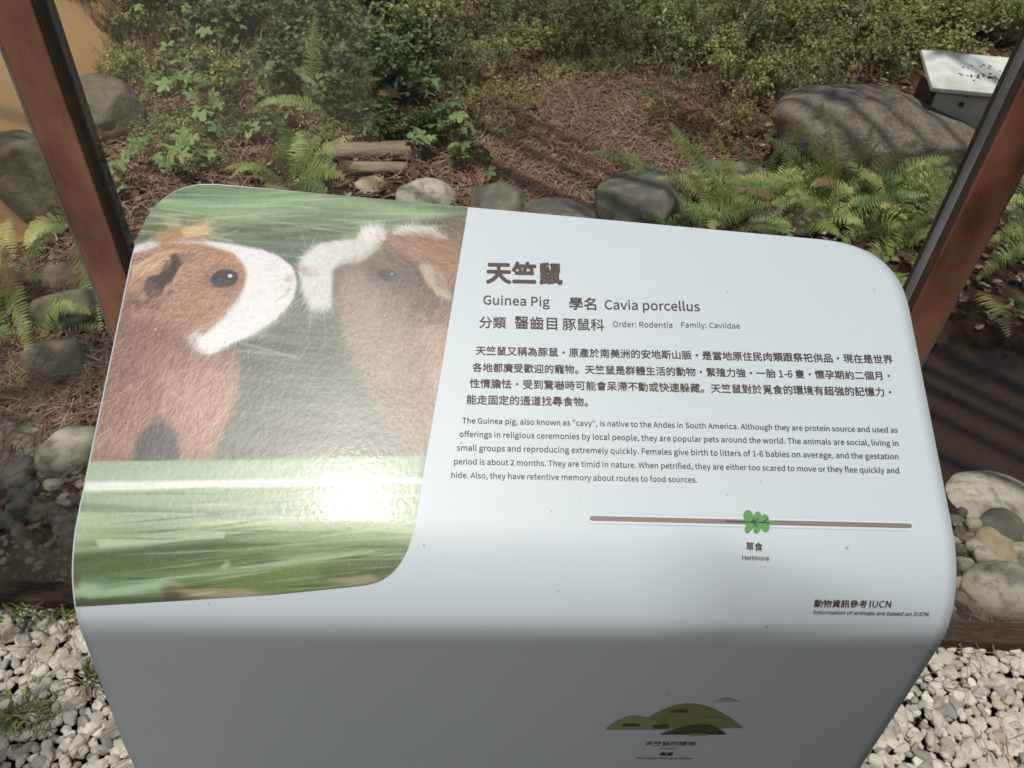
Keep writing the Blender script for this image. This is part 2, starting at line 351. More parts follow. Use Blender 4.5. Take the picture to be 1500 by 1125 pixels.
# ================================================================== white hutch at the right
def hutch():
    Y = 3.95
    a = gp(1340, 160); a = Vector((1.54, 2.98, hgt(1.54, 2.98)))
    t = empty('white_hutch', a); wh = pmat('white_board', (.66, .68, .66), (.54, .56, .53), 6, .6, .15, 80, .3, c3=(.44, .45, .40), s3=3)
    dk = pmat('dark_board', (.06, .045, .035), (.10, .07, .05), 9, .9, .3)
    W, D, Hh = .95, .17, .31
    obj('front_panel', box_me('front_panel', W / 2, -.006, Hh / 2, W, .014, Hh, .002), t, mat=wh)
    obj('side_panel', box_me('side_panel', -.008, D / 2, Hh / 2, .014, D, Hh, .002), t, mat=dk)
    obj('side_panel', box_me('side_panel', W + .008, D / 2, Hh / 2, .014, D, Hh, .002), t, mat=wh)
    obj('back_panel', box_me('back_panel', W / 2, D, Hh / 2, W, .014, Hh, .002), t, mat=wh)
    lid = obj('lid', box_me('lid', W / 2, D / 2 - .06, 0, W + .12, D + .08, .018, .003), t, mat=wh)
    lid.location = (0, 0, Hh + .065); lid.rotation_euler.x = .22
    V, Fc = [], []; r = random.Random(3)
    for i in range(160):
        u = r.random(); x = .05 + u * .6; y = -.01 + .012 * math.sin(u * 9) + r.gauss(0, .010) - u * .02 + (.07 if r.random() < .2 and u < .3 else 0); s = r.uniform(.002, .007); b = len(V)
        for k in range(6): V.append((x + math.cos(k * 1.05) * s * r.uniform(.5, 1.3), y + math.sin(k * 1.05) * s, .0096))
        Fc.append(tuple(range(b, b + 6)))
    tag(obj('dirt_specks', mesh('dirt_specks', V, Fc), lid, mat=pmat('dirt', (.09, .06, .04), rough=.95)), kind='stuff')
    me = stone_me('debris', 3, 9, .4, ang=2); 
    for v in me.vertices: v.co *= .028
    o = obj('pine_cone', me, mat=dk); tag(o, 'small dark pine cone lying on the white lid', 'pine cone'); o.location = a + Vector((.46, .09, .412))
    for x in (.10, .72):
        me = box_me('bolt', x, -.016, Hh - .03, .018, .012, .018, .004); obj('bolt', me, t, mat=dk)
    t.rotation_euler.z = -.10
    tag(t, 'white box hutch with sloping lid and dark side behind the boulder', 'hutch')
hutch()
# ================================================================== glass fence
def fence():
    t = empty('glass_fence', (0, 0, 0))
    copper = pmat('copper_paint', (.42, .195, .115), (.26, .12, .075), 6, .42, .3, 60, .5, c3=(.17, .08, .055), s3=9, metal=.3, stretch=(1, 1, .45), bdist=.002)  # copper paint; its paler mottle stands in for sunlit patches
    steel = pmat('steel', (.30, .30, .29), (.20, .20, .19), 12, .38, .1, 80, .5, metal=.6)
    dark = pmat('channel_and_shaded_side', (.05, .045, .035), (.09, .08, .06), 20, .5, .2)
    rz = math.atan2(gdir.y, gdir.x); lit_side = pmat('sky_lit_side', (.36, .38, .42), (.28, .30, .33), 10, .35, .05, spec=.6, metal=.2)
    def post(pxx, pyy, side):
        d = ray(pxx, pyy); n = gnrm; k = ((glA - Vector(CAM)).dot(n) - .0) / Vector(d).dot(n); q = Vector(CAM) + Vector(d) * k
        p = empty('post', (q.x, q.y, 0)); p.parent = t; p.rotation_euler.z = rz
        obj('face_plate', box_me('face_plate', 0, -.006, .93, .050, .016, 1.9, .002), p, mat=copper)
        s = side; 
        obj('edge_strip', box_me('edge_strip', -s * .0275, -.004, .93, .004, .016, 1.9, .001), p, mat=steel)
        obj('channel', box_me('channel', s * .0262, -.004, .93, .0022, .012, 1.9, .001), p, mat=dark)
        obj('side_plate', box_me('side_plate', s * .020, .0125, .93, .014, .020, 1.9, .003), p, mat=lit_side if side < 0 else dark)  # light put into colour: sky-lit side pale, shaded side dark
        obj('gasket', box_me('gasket', s * .020, .0285, .93, .012, .008, 1.9, .002), p, mat=dark)
        tagp = p
        return q
    qL = post(93, 200, 1); qR = post(1372, 420, -1)
    g = bpy.data.materials.new('fence_glass'); g.use_nodes = True; N = g.node_tree.nodes; L = g.node_tree.links; N.remove(N['Principled BSDF'])
    tr = N.new('ShaderNodeBsdfTransparent'); tr.inputs[0].default_value = (.965, .975, .965, 1); gl = N.new('ShaderNodeBsdfGlossy'); gl.inputs['Roughness'].default_value = .02
    lw = N.new('ShaderNodeLayerWeight'); pw_ = N.new('ShaderNodeMath'); pw_.operation = 'POWER'; pw_.inputs[1].default_value = 4; L.new(lw.outputs['Facing'], pw_.inputs[0]); fr = N.new('ShaderNodeMath'); fr.operation = 'MULTIPLY_ADD'; fr.inputs[1].default_value = .3; fr.inputs[2].default_value = .025; L.new(pw_.outputs[0], fr.inputs[0]); m1 = N.new('ShaderNodeMixShader'); L.new(fr.outputs[0], m1.inputs[0]); L.new(tr.outputs[0], m1.inputs[1]); L.new(gl.outputs[0], m1.inputs[2])
    df = N.new('ShaderNodeBsdfDiffuse'); df.inputs[0].default_value = (.42, .37, .31, 1); m2 = N.new('ShaderNodeMixShader')
    tc = N.new('ShaderNodeTexCoord'); sx = N.new('ShaderNodeSeparateXYZ'); L.new(tc.outputs['Object'], sx.inputs[0])
    mr = N.new('ShaderNodeMapRange'); mr.inputs[1].default_value = .02; mr.inputs[2].default_value = .26; mr.inputs[3].default_value = .30; mr.inputs[4].default_value = .015; L.new(sx.outputs[2], mr.inputs[0])
    ns = N.new('ShaderNodeTexNoise'); ns.inputs['Scale'].default_value = 5; ns.inputs['Detail'].default_value = 6; L.new(tc.outputs['Object'], ns.inputs[0])
    mu = N.new('ShaderNodeMath'); mu.operation = 'MULTIPLY'; L.new(mr.outputs[0], mu.inputs[0]); L.new(ns.outputs[0], mu.inputs[1])
    L.new(mu.outputs[0], m2.inputs[0]); L.new(m1.outputs[0], m2.inputs[1]); L.new(df.outputs[0], m2.inputs[2]); L.new(m2.outputs[0], N['Material Output'].inputs[0])
    xs = [(qL - gdir * 1.9, qL - gdir * .034), (qL + gdir * .040, qR - gdir * .040), (qR + gdir * .034, qR + gdir * 1.9)]
    ed = pmat('glass_edge', (.42, .47, .42), rough=.3, spec=.5)
    for a, b in xs:
        me = box_me('glass_pane', 0, 0, 0, (b - a).length, .001, 1.35); o = obj('glass_pane', me, t, mat=g)
        for v in me.vertices: v.co.z += .72 
        o.location = ((a.x + b.x) / 2, (a.y + b.y) / 2, .0); o.rotation_euler.z = rz
        e = obj('glass_edge', box_me('glass_edge', 0, 0, 0, (b - a).length, .010, .005), o, mat=ed); e.location = (0, 0, .0405)
    tag(t, 'glass panel fence with coppery brown steel posts either side of the sign', 'fence')
fence()
# ================================================================== plants
def leaf_cols(n, base, var, per):
    k = rng.uniform(1 - var, 1 + var, (n, 1)); h = rng.uniform(-.18, .25, (n, 1))
    c = np.array(base)[None] * k; c[:, 0:1] *= 1 + h; return np.repeat(c, per, axis=0)
leafm = pmat('leaf', (1, 1, 1), (.8, .85, .75), 40, .45, .0, spec=.45, attr=True, trans=.28)
stemm = pmat('stem', (.24, .17, .10), (.12, .09, .05), 30, .8)
def shrub_mesh(seed, h, rad, nst, nleaf, ll, lw, base, round_=False):
    r = random.Random(seed); V, Fc = [], []; LV, LF = [], []; LC = []
    per = nleaf // nst
    for s in range(nst):
        a = r.uniform(0, 6.28); q = r.random() ** .6; tip = Vector((math.cos(a) * rad * q, math.sin(a) * rad * q, h * (1 - .45 * q * q) * r.uniform(.7, 1.1)))
        b = Vector((math.cos(a) * .03, math.sin(a) * .03, 0)); c = b + (tip - b) * .5 + Vector((r.gauss(0, .03), r.gauss(0, .03), h * .12)); 
        P_ = [b, b.lerp(c, .5), c, c.lerp(tip, .55) + Vector((r.gauss(0, .01), r.gauss(0, .01), .01)), tip]; tube(V, Fc, P_, .0036, .0012, 4)
        tone = r.uniform(.7, 1.3)
        tw = []
        for _ in range(7):
            t = r.uniform(.3, .98); p = P_[int(t * 4)].lerp(P_[min(4, int(t * 4) + 1)], t * 4 % 1)
            dr = Vector((r.gauss(0, 1), r.gauss(0, 1), r.gauss(.7, .6))).normalized() * rad * r.uniform(.15, .42); tw.append((p, dr)); tube(V, Fc, [p, p + dr], .0013, .0006, 3)
        for _ in range(per):
            p, dr = r.choice(tw); t = r.random(); c0 = p + dr * t + Vector((r.gauss(0, .006), r.gauss(0, .006), r.gauss(0, .006)))
            n = Vector((r.gauss(0, .6), r.gauss(0, .6), 1)).normalized(); d = n.orthogonal().normalized(); d.rotate(Matrix.Rotation(r.uniform(0, 6.28), 3, n)); e = n.cross(d)
            L = ll * r.uniform(.45, 1.6); W = lw * r.uniform(.7, 1.2); k = len(LV)
            if round_:
                LV += [c0, c0 + d * L * .3 + e * W * .5, c0 + d * L * .75 + e * W * .42, c0 + d * L - n * L * .15, c0 + d * L * .75 - e * W * .42, c0 + d * L * .3 - e * W * .5]; LF += [(k, k + 1, k + 2, k + 3), (k, k + 3, k + 4, k + 5)]; m = 6
            else:
                LV += [c0, c0 + d * L * .5 + e * W * .5, c0 + d * L, c0 + d * L * .5 - e * W * .5]; LF.append((k, k + 1, k + 2, k + 3)); m = 4
            f = tone * r.uniform(.65, 1.35); g = r.uniform(-.15, .3); LC += [(base[0] * f * (1 + g), base[1] * f, base[2] * f)] * m
    return mesh('stems', V, Fc), mesh('foliage', [tuple(v) for v in LV], LF, False, LC)
YG = (.30, .33, .12); DG = (.12, .18, .065); MG = (.22, .28, .10)
fine = [shrub_mesh(200 + i, .30 + .05 * i, .26 + .03 * i, 14, 1900, .017, .0095, YG if i % 2 == 0 else MG) for i in range(4)]
dense = [shrub_mesh(300 + i, .22, .25, 18, 1900, .026, .019, DG, True) for i in range(3)]
ground_sh = [shrub_mesh(400 + i, .12, .34, 18, 1700, .017, .013, YG if i else MG, True) for i in range(3)]
def put_shrub(px_, py_, protos, i, s, label, cat, group, cache={}):
    g = gp(px_, py_); t = empty('shrub' if cat == 'shrub' else 'ground_cover', g); st, fo = protos[i % len(protos)]
    a = obj('stems', st, t, mat=stemm); b = obj('foliage', fo, t, mat=leafm); t.scale = (s, s, s); t.rotation_euler.z = random.uniform(0, 6.28); tag(t, label, cat, group)
fs = [(645, 60, 1.0), (720, 120, .75), (800, 30, 1.1), (880, 15, 1.0), (960, 40, .9), (1020, 110, 1.0), (1065, 150, .85), (1110, 95, 1.1), (1160, 60, 1.0), (1150, 150, .7), (1210, 40, 1.1), (1240, 110, .8), (1290, 70, 1.0), (740, 60, .8), (1090, 30, 1.1), (1330, 30, 1.0), (1400, 50, .8), (1470, 60, .8), (1060, 205, .5), (980, 95, .7), (690, 170, .5), (600, 20, 1.0), (1200, 135, .6), (800, 90, .7), (1400, 12, 1.0), (1290, 20, 1.), (1000, 5, 1.), (700, 5, 1.), (1180, 95, .8), (1000, 70, .8), (1090, 60, .9), (930, 85, .7), (1320, 60, .8), (1260, 40, .9), (760, 95, .6), (860, 60, .6)]
ORD = ['first', 'second', 'third', 'fourth', 'fifth', 'sixth', 'seventh', 'eighth', 'ninth', 'tenth', 'eleventh', 'twelfth', 'thirteenth', 'fourteenth', 'fifteenth', 'sixteenth', 'seventeenth', 'eighteenth', 'nineteenth', 'twentieth', 'twenty-first', 'twenty-second', 'twenty-third', 'twenty-fourth', 'twenty-fifth']
def rowlab(lst, what, bands, rows):
    out = {}
    for (lo, hi), rn in zip(bands, rows):
        m = sorted([q for q in lst if lo <= q[1] < hi], key=lambda q: q[0])
        for i, q in enumerate(m): out[q] = '%s, %s from the left %s' % (what, ORD[i], rn)
    return out
fl = rowlab(fs, 'fine leaved yellowish green shrub', ((-9, 25), (25, 66), (66, 125), (125, 400)), ('along the top edge', 'in the second row down', 'in the third row down', 'in the lowest row'))
for i, (a, b, s) in enumerate(fs):
    put_shrub(a, b, fine, i, s, fl[(a, b, s)], 'shrub', 'fine leaved shrubs across the top of the bed')
ds = [(480, 60, 1.0), (540, 30, 1.1), (400, 20, 1.0), (520, 110, .9), (580, 140, .9), (470, 150, 1.0), (540, 180, .8), (600, 90, .9), (430, 100, .9), (300, 30, .9), (240, 10, 1.0), (350, 60, .8), (560, 205, .55), (640, 200, .5), (450, 5, 1.1), (160, 15, .8), (340, 5, 1.)]
dl = rowlab(ds, 'dense dark green round leaved shrub', ((-9, 40), (40, 105), (105, 400)), ('along the top edge', 'in the middle row', 'in the lowest row'))
for i, (a, b, s) in enumerate(ds):
    put_shrub(a, b, dense, i, s, dl[(a, b, s)], 'shrub', 'dense dark shrubs at the upper left')
gs = [(200, 200, .5), (300, 110, .7), (350, 130, .6), (270, 200, .45), (400, 190, .5), (180, 110, .6), (310, 240, .4), (560, 120, .6), (880, 110, .5), (720, 190, .35), (660, 90, .7), (760, 20, .9), (940, 95, .6), (820, 120, .45), (1060, 90, .8), (500, 200, .45), (300, 190, .55), (230, 40, .8), (400, 110, .6), (740, 140, .5), (1040, 215, .4), (450, 225, .4), (180, 160, .5), (640, 185, .4), (760, 160, .35), (960, 160, .4), (1010, 60, .9), (1380, 90, .8), (1350, 60, 1.), (1440, 30, 1.1), (1490, 45, 1.), (1260, 80, .9), (1180, 20, 1.), (930, 20, .9), (820, 70, .6), (1230, 15, 1.), (1330, 5, 1.1), (1490, 5, 1.1), (250, 130, .5), (650, 130, .6), (1100, 130, .6), (350, 200, .4)]
gl_ = rowlab(gs, 'creeping patch of tiny pale leaves', ((-9, 40), (40, 125), (125, 400)), ('along the top edge', 'in the middle row', 'in the lowest row'))
for i, (a, b, s) in enumerate(gs):
    put_shrub(a, b, ground_sh, i, s, gl_[(a, b, s)], 'ground cover', 'creeping patches of tiny leaves')
put_shrub(30, 1050, ground_sh, 1, .22, 'small green weed tuft growing in the gravel at the lower left', 'weed', None)
put_shrub(138, 1005, ground_sh, 2, .08, 'tiny green sprout in the gravel beside the sign skirt', 'weed', None)
# ---- lobed leaf creepers
def lobed_mesh(seed, size):
    r = random.Random(seed); pts = []
    for k in range(5):
        a = math.radians(-125 + 62.5 * k + r.uniform(-5, 5)); L = (.62, .85, 1.0, .85, .62)[k] * r.uniform(.9, 1.1)
        for (da, f) in ((-.42, .60), (-.24, .86), (0, 1), (.24, .86), (.42, .60)):
            pts.append((math.sin(a + da) * L * f, math.cos(a + da) * L * f))
    V = [(0, 0, 0)] + [(x * size, y * size, -.28 * size * (x * x + y * y) + r.uniform(-.02, .02) * size) for x, y in pts]
    Fc = [(0, i + 1, i + 2) for i in range(len(pts) - 1)]
    return mesh('leaf', V, Fc, False)
lmats = [pmat('lobed_leaf_%d' % i, c, c2, 30, .5, .3, 60, .4, trans=.25) for i, (c, c2) in enumerate((((.19, .28, .09), (.24, .34, .12)), ((.11, .18, .065), (.12, .23, .09)), ((.24, .35, .13), (.17, .27, .10))))]
lmes = []
for i in range(6): me = lobed_mesh(i, .046); me.materials.append(lmats[i % 3]); lmes.append(me)
def creeper(px_, py_, n, spread, label, zmin=.05, zmax=.16):
    g = gp(px_, py_); t = empty('lobed_leaf_plant', g); V, Fc = [], []
    for i in range(n):
        a = random.uniform(0, 6.28); q = spread * random.random() ** .6; p = Vector((math.cos(a) * q, math.sin(a) * q, random.uniform(zmin, zmax)))
        o = obj('leaf', random.choice(lmes), t); o.location = p; s = random.uniform(.6, 1.25); o.scale = (s, s, s)
        o.rotation_euler = (random.gauss(-.35, .3), random.gauss(0, .3), random.uniform(0, 6.28))
        tube(V, Fc, [Vector((p.x * .3, p.y * .3, 0)), Vector((p.x * .7, p.y * .7, p.z * .8)), p], .0016, .0009, 3)
    obj('stems', mesh('stems', V, Fc), t, mat=stemm); tag(t, label, 'plant')
creeper(255, 245, 24, .20, 'lobed leaf plant just above the sign\'s upper left corner')
creeper(215, 275, 10, .12, 'small lobed leaf plant between the left post and the sign corner')
creeper(330, 160, 26, .26, 'bright lobed leaf plant in the middle of the left bed')
creeper(240, 120, 20, .24, 'lobed leaf plant beside the mossy boulder near the left post')
creeper(290, 60, 22, .28, 'lobed leaf creeper highest up the bank at the left')
creeper(370, 210, 14, .18, 'sparse lobed leaf plant left of the hanging fern')
creeper(590, 150, 16, .18, 'lobed leaf plant growing among dense dark shrubs')
creeper(655, 215, 16, .15, 'lobed leaf plant behind the pale round stone')
creeper(620, 238, 8, .09, 'lobed leaves sprouting right at the end of the log')
creeper(700, 262, 10, .10, 'lobed leaf sprig over the dark angular stone')
creeper(600, 60, 14, .2, 'lobed leaf plant between the top centre shrubs')
creeper(430, 40, 16, .22, 'lobed leaf plant above the tall upright fern')
creeper(140, 60, 12, .14, 'lobed leaves hanging in front of the ochre wall corner', .15, .5)
# ---- ferns
fernm = [pmat('fern_%d' % i, c, c2, 25, .45, 0, spec=.4, trans=.3) for i, (c, c2) in enumerate((((.28, .36, .12), (.34, .42, .15)), ((.14, .23, .08), (.20, .30, .11)), ((.46, .46, .18), (.38, .41, .15)), ((.26, .15, .08), (.34, .22, .11))))]
def frond_me(b, m, t, wid, face, n=None, roundish=False, seed=0):
    r = random.Random(seed); L = (b - m).length + (m - t).length; sp_ = .0115 if not roundish else .016; n = n or max(12, int(L / sp_)); V, Fc = [], []
    def bez(u): return b * (1 - u) ** 2 + m * 2 * u * (1 - u) + t * u * u
    tube(V, Fc, [bez(i / 10) for i in range(11)], .0018, .0006, 4)
    for i in range(n):
        u = .10 + .9 * i / n; p = bez(u); tg = (bez(min(1, u + .02)) - bez(u - .02)).normalized()
        side = tg.cross(face); side = side.normalized() if side.length > .1 else tg.orthogonal().normalized(); nr = side.cross(tg)
        prof = min(1, (u - .02) * 5) * (1 - max(0, u - .45) / .6) ** .8; pl = wid * max(.12, prof)
        pw = L / n * (.25 if not roundish else .45)
        for sg in (-1, 1):
            if r.random() < .03: continue
            l = pl * r.uniform(.85, 1.1); dr = (side * sg + tg * r.uniform(.0, .2) - nr * r.uniform(-.05, .35)).normalized()
            q = p + tg * (L / n * .25 * sg); k = len(V); tip = q + dr * l - nr * l * .12
            V += [tuple(q + tg * pw * .8), tuple(q - tg * pw * .8), tuple(q + dr * l * .45 + tg * pw * 1.1), tuple(q + dr * l * .45 - tg * pw * .9), tuple(tip + tg * pw * (.5 if not roundish else 1)), tuple(tip - tg * pw * (.05 if not roundish else .7))]
            Fc += [(k, k + 1, k + 3, k + 2), (k + 2, k + 3, k + 5, k + 4)]
    return mesh('frond', V, Fc, False)
FACE = Vector((0, -.75, .65)).normalized()
def fern(label, base, fronds, mi=0, wid=.048, roundish=False, extra=0):
    bx, by = base; g = gp(bx, by); t = empty('fern', g)
    for i, f in enumerate(fronds):
        (x0, y0), (x1, y1), dy, arch = f[:4]; w_ = f[4] * 1.5 if len(f) > 4 else wid
        b0 = gp(x0, y0, dz=f[6] if len(f) > 6 else .0); tip = on_y(x1, y1, b0.y + dy); hz = hgt(tip.x, tip.y)
        if tip.z < hz + .02: tip = gp(x1, y1, dz=.03)
        mid = (b0 + tip) / 2 + Vector((0, 0, arch)); me = frond_me(b0 - g, mid - g, tip - g, w_, FACE, None, roundish, i + bx)
        o = obj('frond', me, t, mat=fernm[f[5] if len(f) > 5 else (mi if random.random() < .75 else (mi + 1) % 2)])
    for i in range(extra):
        r = random.Random(bx * 7 + i); a = r.uniform(0, 6.28); L = r.uniform(.16, .36); tp = Vector((math.cos(a) * L, math.sin(a) * L * .8, r.uniform(.02, .20)))
        b0 = Vector((math.cos(a) * .02, math.sin(a) * .02, 0)); me = frond_me(b0, tp * .5 + Vector((0, 0, r.uniform(.06, .14))), tp, r.uniform(.028, .042), Vector((0, -.45, .9)).normalized(), None, False, i + by)
        obj('frond', me, t, mat=fernm[r.choice((0, 0, 0, 1, 1, 1, 2, 2, 3))])
    tag(t, label, 'fern')
fern('fern arching over the dark wedge stone above the sign edge', (1045, 345), [
    ((1015, 300), (862, 224), -.10, .10, .03), ((1045, 300), (980, 180), 0, .03, .03), ((905, 345), (890, 288), 0, 0, .018), ((962, 345), (960, 285), 0, 0, .03),
    ((1120, 305), (1084, 216), 0, .02, .022), ((1000, 345), (1130, 300), -.1, .08, .035), ((950, 330), (1060, 318), -.1, .08, .03), ((1090, 330), (1040, 255), 0, .02, .03), ((1010, 345), (940, 318), -.1, .05, .03), ((1080, 350), (1160, 330), -.1, .05), ((1020, 300), (1035, 360), -.3, .06)], extra=8)
fern('tall bright fern standing in front of the grey boulder', (1180, 330), [
    ((1150, 280), (1206, 150), 0, .03, .032, 1), ((1150, 285), (1172, 188), 0, .02, .032), ((1195, 280), (1198, 208), 0, 0, .028), ((1205, 280), (1278, 180), 0, .02, .018), ((1250, 270), (1312, 210), 0, .03, .03),
    ((1230, 300), (1130, 270), -.1, .07, .032, 2), ((1170, 310), (1250, 280), -.1, .08, .035), ((1150, 340), (1205, 300), -.1, .04, .035, 2), ((1160, 330), (1230, 345), -.25, .07), ((1190, 330), (1110, 350), -.2, .06), ((1260, 290), (1190, 340), -.3, .1), ((1110, 300), (1160, 360), -.35, .08), ((1200, 320), (1290, 300), -.1, .08)], extra=12)
fern('spreading fern whose yellow frond lies across the boulder', (1310, 340), [
    ((1390, 275), (1205, 226), .0, .08, .034, 2), ((1330, 285), (1385, 245), 0, .04, .03, 2), ((1270, 350), (1330, 305), -.1, .06), ((1250, 360), (1320, 330), -.15, .07, .035, 0), ((1300, 300), (1400, 270), -.1, .08, .036), ((1270, 310), (1230, 375), -.3, .08),
    ((1330, 330), (1250, 300), -.1, .07, .035, 1), ((1340, 370), (1345, 410), -.25, .05, .03), ((1300, 370), (1370, 350), -.2, .07), ((1280, 330), (1225, 315), -.1, .04), ((1350, 320), (1290, 390), -.3, .08), ((1310, 360), (1260, 400), -.25, .06), ((1300, 400), (1345, 440), -.15, .04)], extra=12)
fern('fern beside the hutch with dark shaded frond hanging down', (1425, 300), [
    ((1400, 275), (1400, 195), 0, .0, .034, 1), ((1440, 265), (1358, 178), 0, .10, .03), ((1445, 260), (1395, 185), .05, .08, .032, 1), ((1430, 285), (1380, 300), -.2, .08, .036), ((1420, 280), (1350, 260), -.1, .06, .036, 2), ((1440, 300), (1392, 345), -.3, .08), ((1395, 190), (1382, 205), 0, .01, .02, 2)], extra=9)
fern('fern leaning over the dark pool right of the copper post', (1500, 350), [
    ((1510, 360), (1432, 410), -.2, .09, .034), ((1520, 345), (1450, 355), -.15, .08, .03), ((1430, 425), (1478, 495), -.25, .07, .032, 2), ((1510, 325), (1455, 320), -.1, .05), ((1510, 440), (1490, 470), -.1, .03), ((1530, 380), (1465, 380), -.2, .08), ((1480, 300), (1520, 250), 0, .02), ((1440, 345), (1470, 290), 0, .04)], wid=.034)
fern('tall upright fern in the middle of the left bed', (430, 275), [
    ((452, 165), (462, 15), 0, .0, .030), ((400, 150), (398, 78), 0, 0, .030), ((432, 250), (408, 170), 0, .03, .032), ((435, 262), (505, 262), -.2, .07, .034), ((425, 265), (470, 200), 0, .04, .03), ((460, 160), (455, 90), 0, 0, .03, 1), ((430, 270), (415, 225), -.05, .03, .03), ((450, 270), (490, 225), -.05, .05, .032, 1), ((425, 270), (480, 285), -.25, .05), ((405, 250), (420, 200), 0, .02, .03, 1)], extra=8)
fern('fern with round leaflets arching beside the left copper post', (100, 320), [
    ((105, 330), (34, 368), -.15, .10, .028, 2), ((110, 340), (70, 285), -.05, .06, .02, 2), ((30, 340), (-20, 370), -.1, .04, .024, 0)], wid=.028, roundish=True)
fern('fern with long frond hanging down along the left post', (110, 350), [
    ((108, 345), (148, 488), -.30, .10, .034, 0, .05), ((130, 500), (118, 580), -.15, .02, .008, 2)], wid=.036)
fern('shaded fern at the far left edge behind the glass', (10, 420), [
    ((5, 385), (60, 560), -.35, .10, .026, 0, .05), ((-20, 380), (35, 415), -.15, .08, .03), ((-10, 400), (30, 470), -.2, .06, .03, 1), ((-30, 420), (20, 520), -.25, .08, .03, 1), ((0, 540), (48, 575), -.1, .04, .02), ((20, 590), (22, 560), 0, 0, .02), ((-20, 330), (5, 300), 0, .02, .03)], extra=7)
fern('low fern with crossing fronds between the grey stone and the boulder', (1110, 300), [
    ((1105, 300), (1062, 232), 0, .03, .026), ((1110, 300), (1140, 215), 0, .02, .024, 1), ((1110, 300), (1180, 255), -.05, .06, .030), ((1105, 305), (1045, 285), -.1, .05, .030, 2), ((1115, 310), (1165, 340), -.2, .05, .03), ((1125, 290), (1230, 235), 0, .05, .028), ((1240, 285), (1290, 205), -.2, .04, .024, 1), ((1215, 290), (1250, 215), -.15, .04, .022), ((1290, 290), (1345, 225), -.2, .05, .03, 2)], extra=9)
fern('bushy fern filling the gap below the boulder, left of the copper post', (1250, 300), [], extra=14)
fern('bushy fern tucked against the right copper post', (1375, 340), [], extra=12)
fern('shaded fern under the log in the left bed', (500, 180), [], extra=6)
fern('shaded fern low down at the far left, behind the glass', (40, 500), [], extra=7)
fern('bright tall fern with fronds rising over the boulder face', (1235, 318), [
    ((1225, 310), (1118, 198), -.12, .06, .030), ((1230, 310), (1208, 158), -.12, .04, .032, 2), ((1235, 310), (1282, 178), -.14, .05, .030), ((1240, 310), (1345, 205), -.12, .08, .032, 2), ((1238, 312), (1322, 262), -.12, .10, .034), ((1222, 312), (1085, 262), -.12, .10, .034, 2), ((1232, 312), (1172, 172), -.12, .04, .028), ((1245, 315), (1392, 232), -.1, .10, .034), ((1226, 316), (1130, 300), -.2, .08, .034, 0), ((1240, 318), (1330, 320), -.25, .10, .034, 2)])
fern('bright fern with fronds fanning out left of the tall fern', (1090, 325), [
    ((1085, 320), (1000, 205), -.05, .04, .028), ((1090, 320), (1052, 205), -.05, .03, .028, 2), ((1092, 320), (1105, 222), -.05, .03, .026), ((1082, 322), (962, 262), -.05, .09, .030, 2), ((1095, 322), (1178, 262), -.1, .09, .030), ((1085, 325), (990, 318), -.15, .08, .032)])
# twigs
V, Fc = [], []
def twigs(n, zones, name, lab):
    V, Fc = [], []
    for _ in range(n):
        x0, y0 = random.choice(zones); a = gp(x0 + random.gauss(0, 40), y0 + random.gauss(0, 30)); an = random.uniform(0, 6.28); L = random.uniform(.08, .3); d = Vector((math.cos(an), math.sin(an), random.uniform(-.05, .25))) * L
        a.z += .015; m = a + d * .5 + Vector((random.gauss(0, .02), random.gauss(0, .02), .02)); tube(V, Fc, [a, m, a + d], .0016, .0008, 4)
    o = obj(name, mesh(name, V, Fc), mat=pmat('twig', (.20, .13, .08), (.30, .22, .15), 20, .85)); tag(o, lab, 'twigs', kind='stuff')
twigs(170, [(80, 470), (60, 560), (200, 230), (850, 170), (700, 150), (950, 120), (600, 100), (50, 320), (1080, 200), (110, 420), (300, 250)], 'twigs', 'thin dry twigs scattered over the garden bed')
def grass_blades(n, zones, lab):
    V, Fc, C = [], [], []
    for _ in range(n):
        x0, y0, sx_ = random.choice(zones); a = gp(x0 + random.gauss(0, sx_), y0 + random.gauss(0, sx_ * .35)); an = random.uniform(0, 6.28); h = random.uniform(.02, .06)
        d = Vector((math.cos(an), math.sin(an), 0)); s = Vector((-d.y, d.x, 0)) * .0016; k = len(V)
        V += [tuple(a + s), tuple(a - s), tuple(a + d * h * .4 + Vector((0, 0, h * .7)) + s), tuple(a + d * h * .4 + Vector((0, 0, h * .7)) - s), tuple(a + d * h + Vector((0, 0, h * .6)))]
        Fc += [(k, k + 1, k + 3, k + 2), (k + 2, k + 3, k + 4)]; f = random.uniform(.6, 1.3); c = random.choice(((.12, .20, .06), (.22, .24, .09), (.28, .21, .12))); C += [[v * f for v in c]] * 5
    o = obj('grass', mesh('grass', V, Fc, False, C), mat=leafm); tag(o, lab, 'grass', kind='stuff')
grass_blades(330, [(60, 905, 40), (30, 890, 30), (95, 910, 14), (1440, 930, 20), (35, 1060, 18), (140, 1005, 6)], 'sparse green and dry grass blades along the gravel edge')
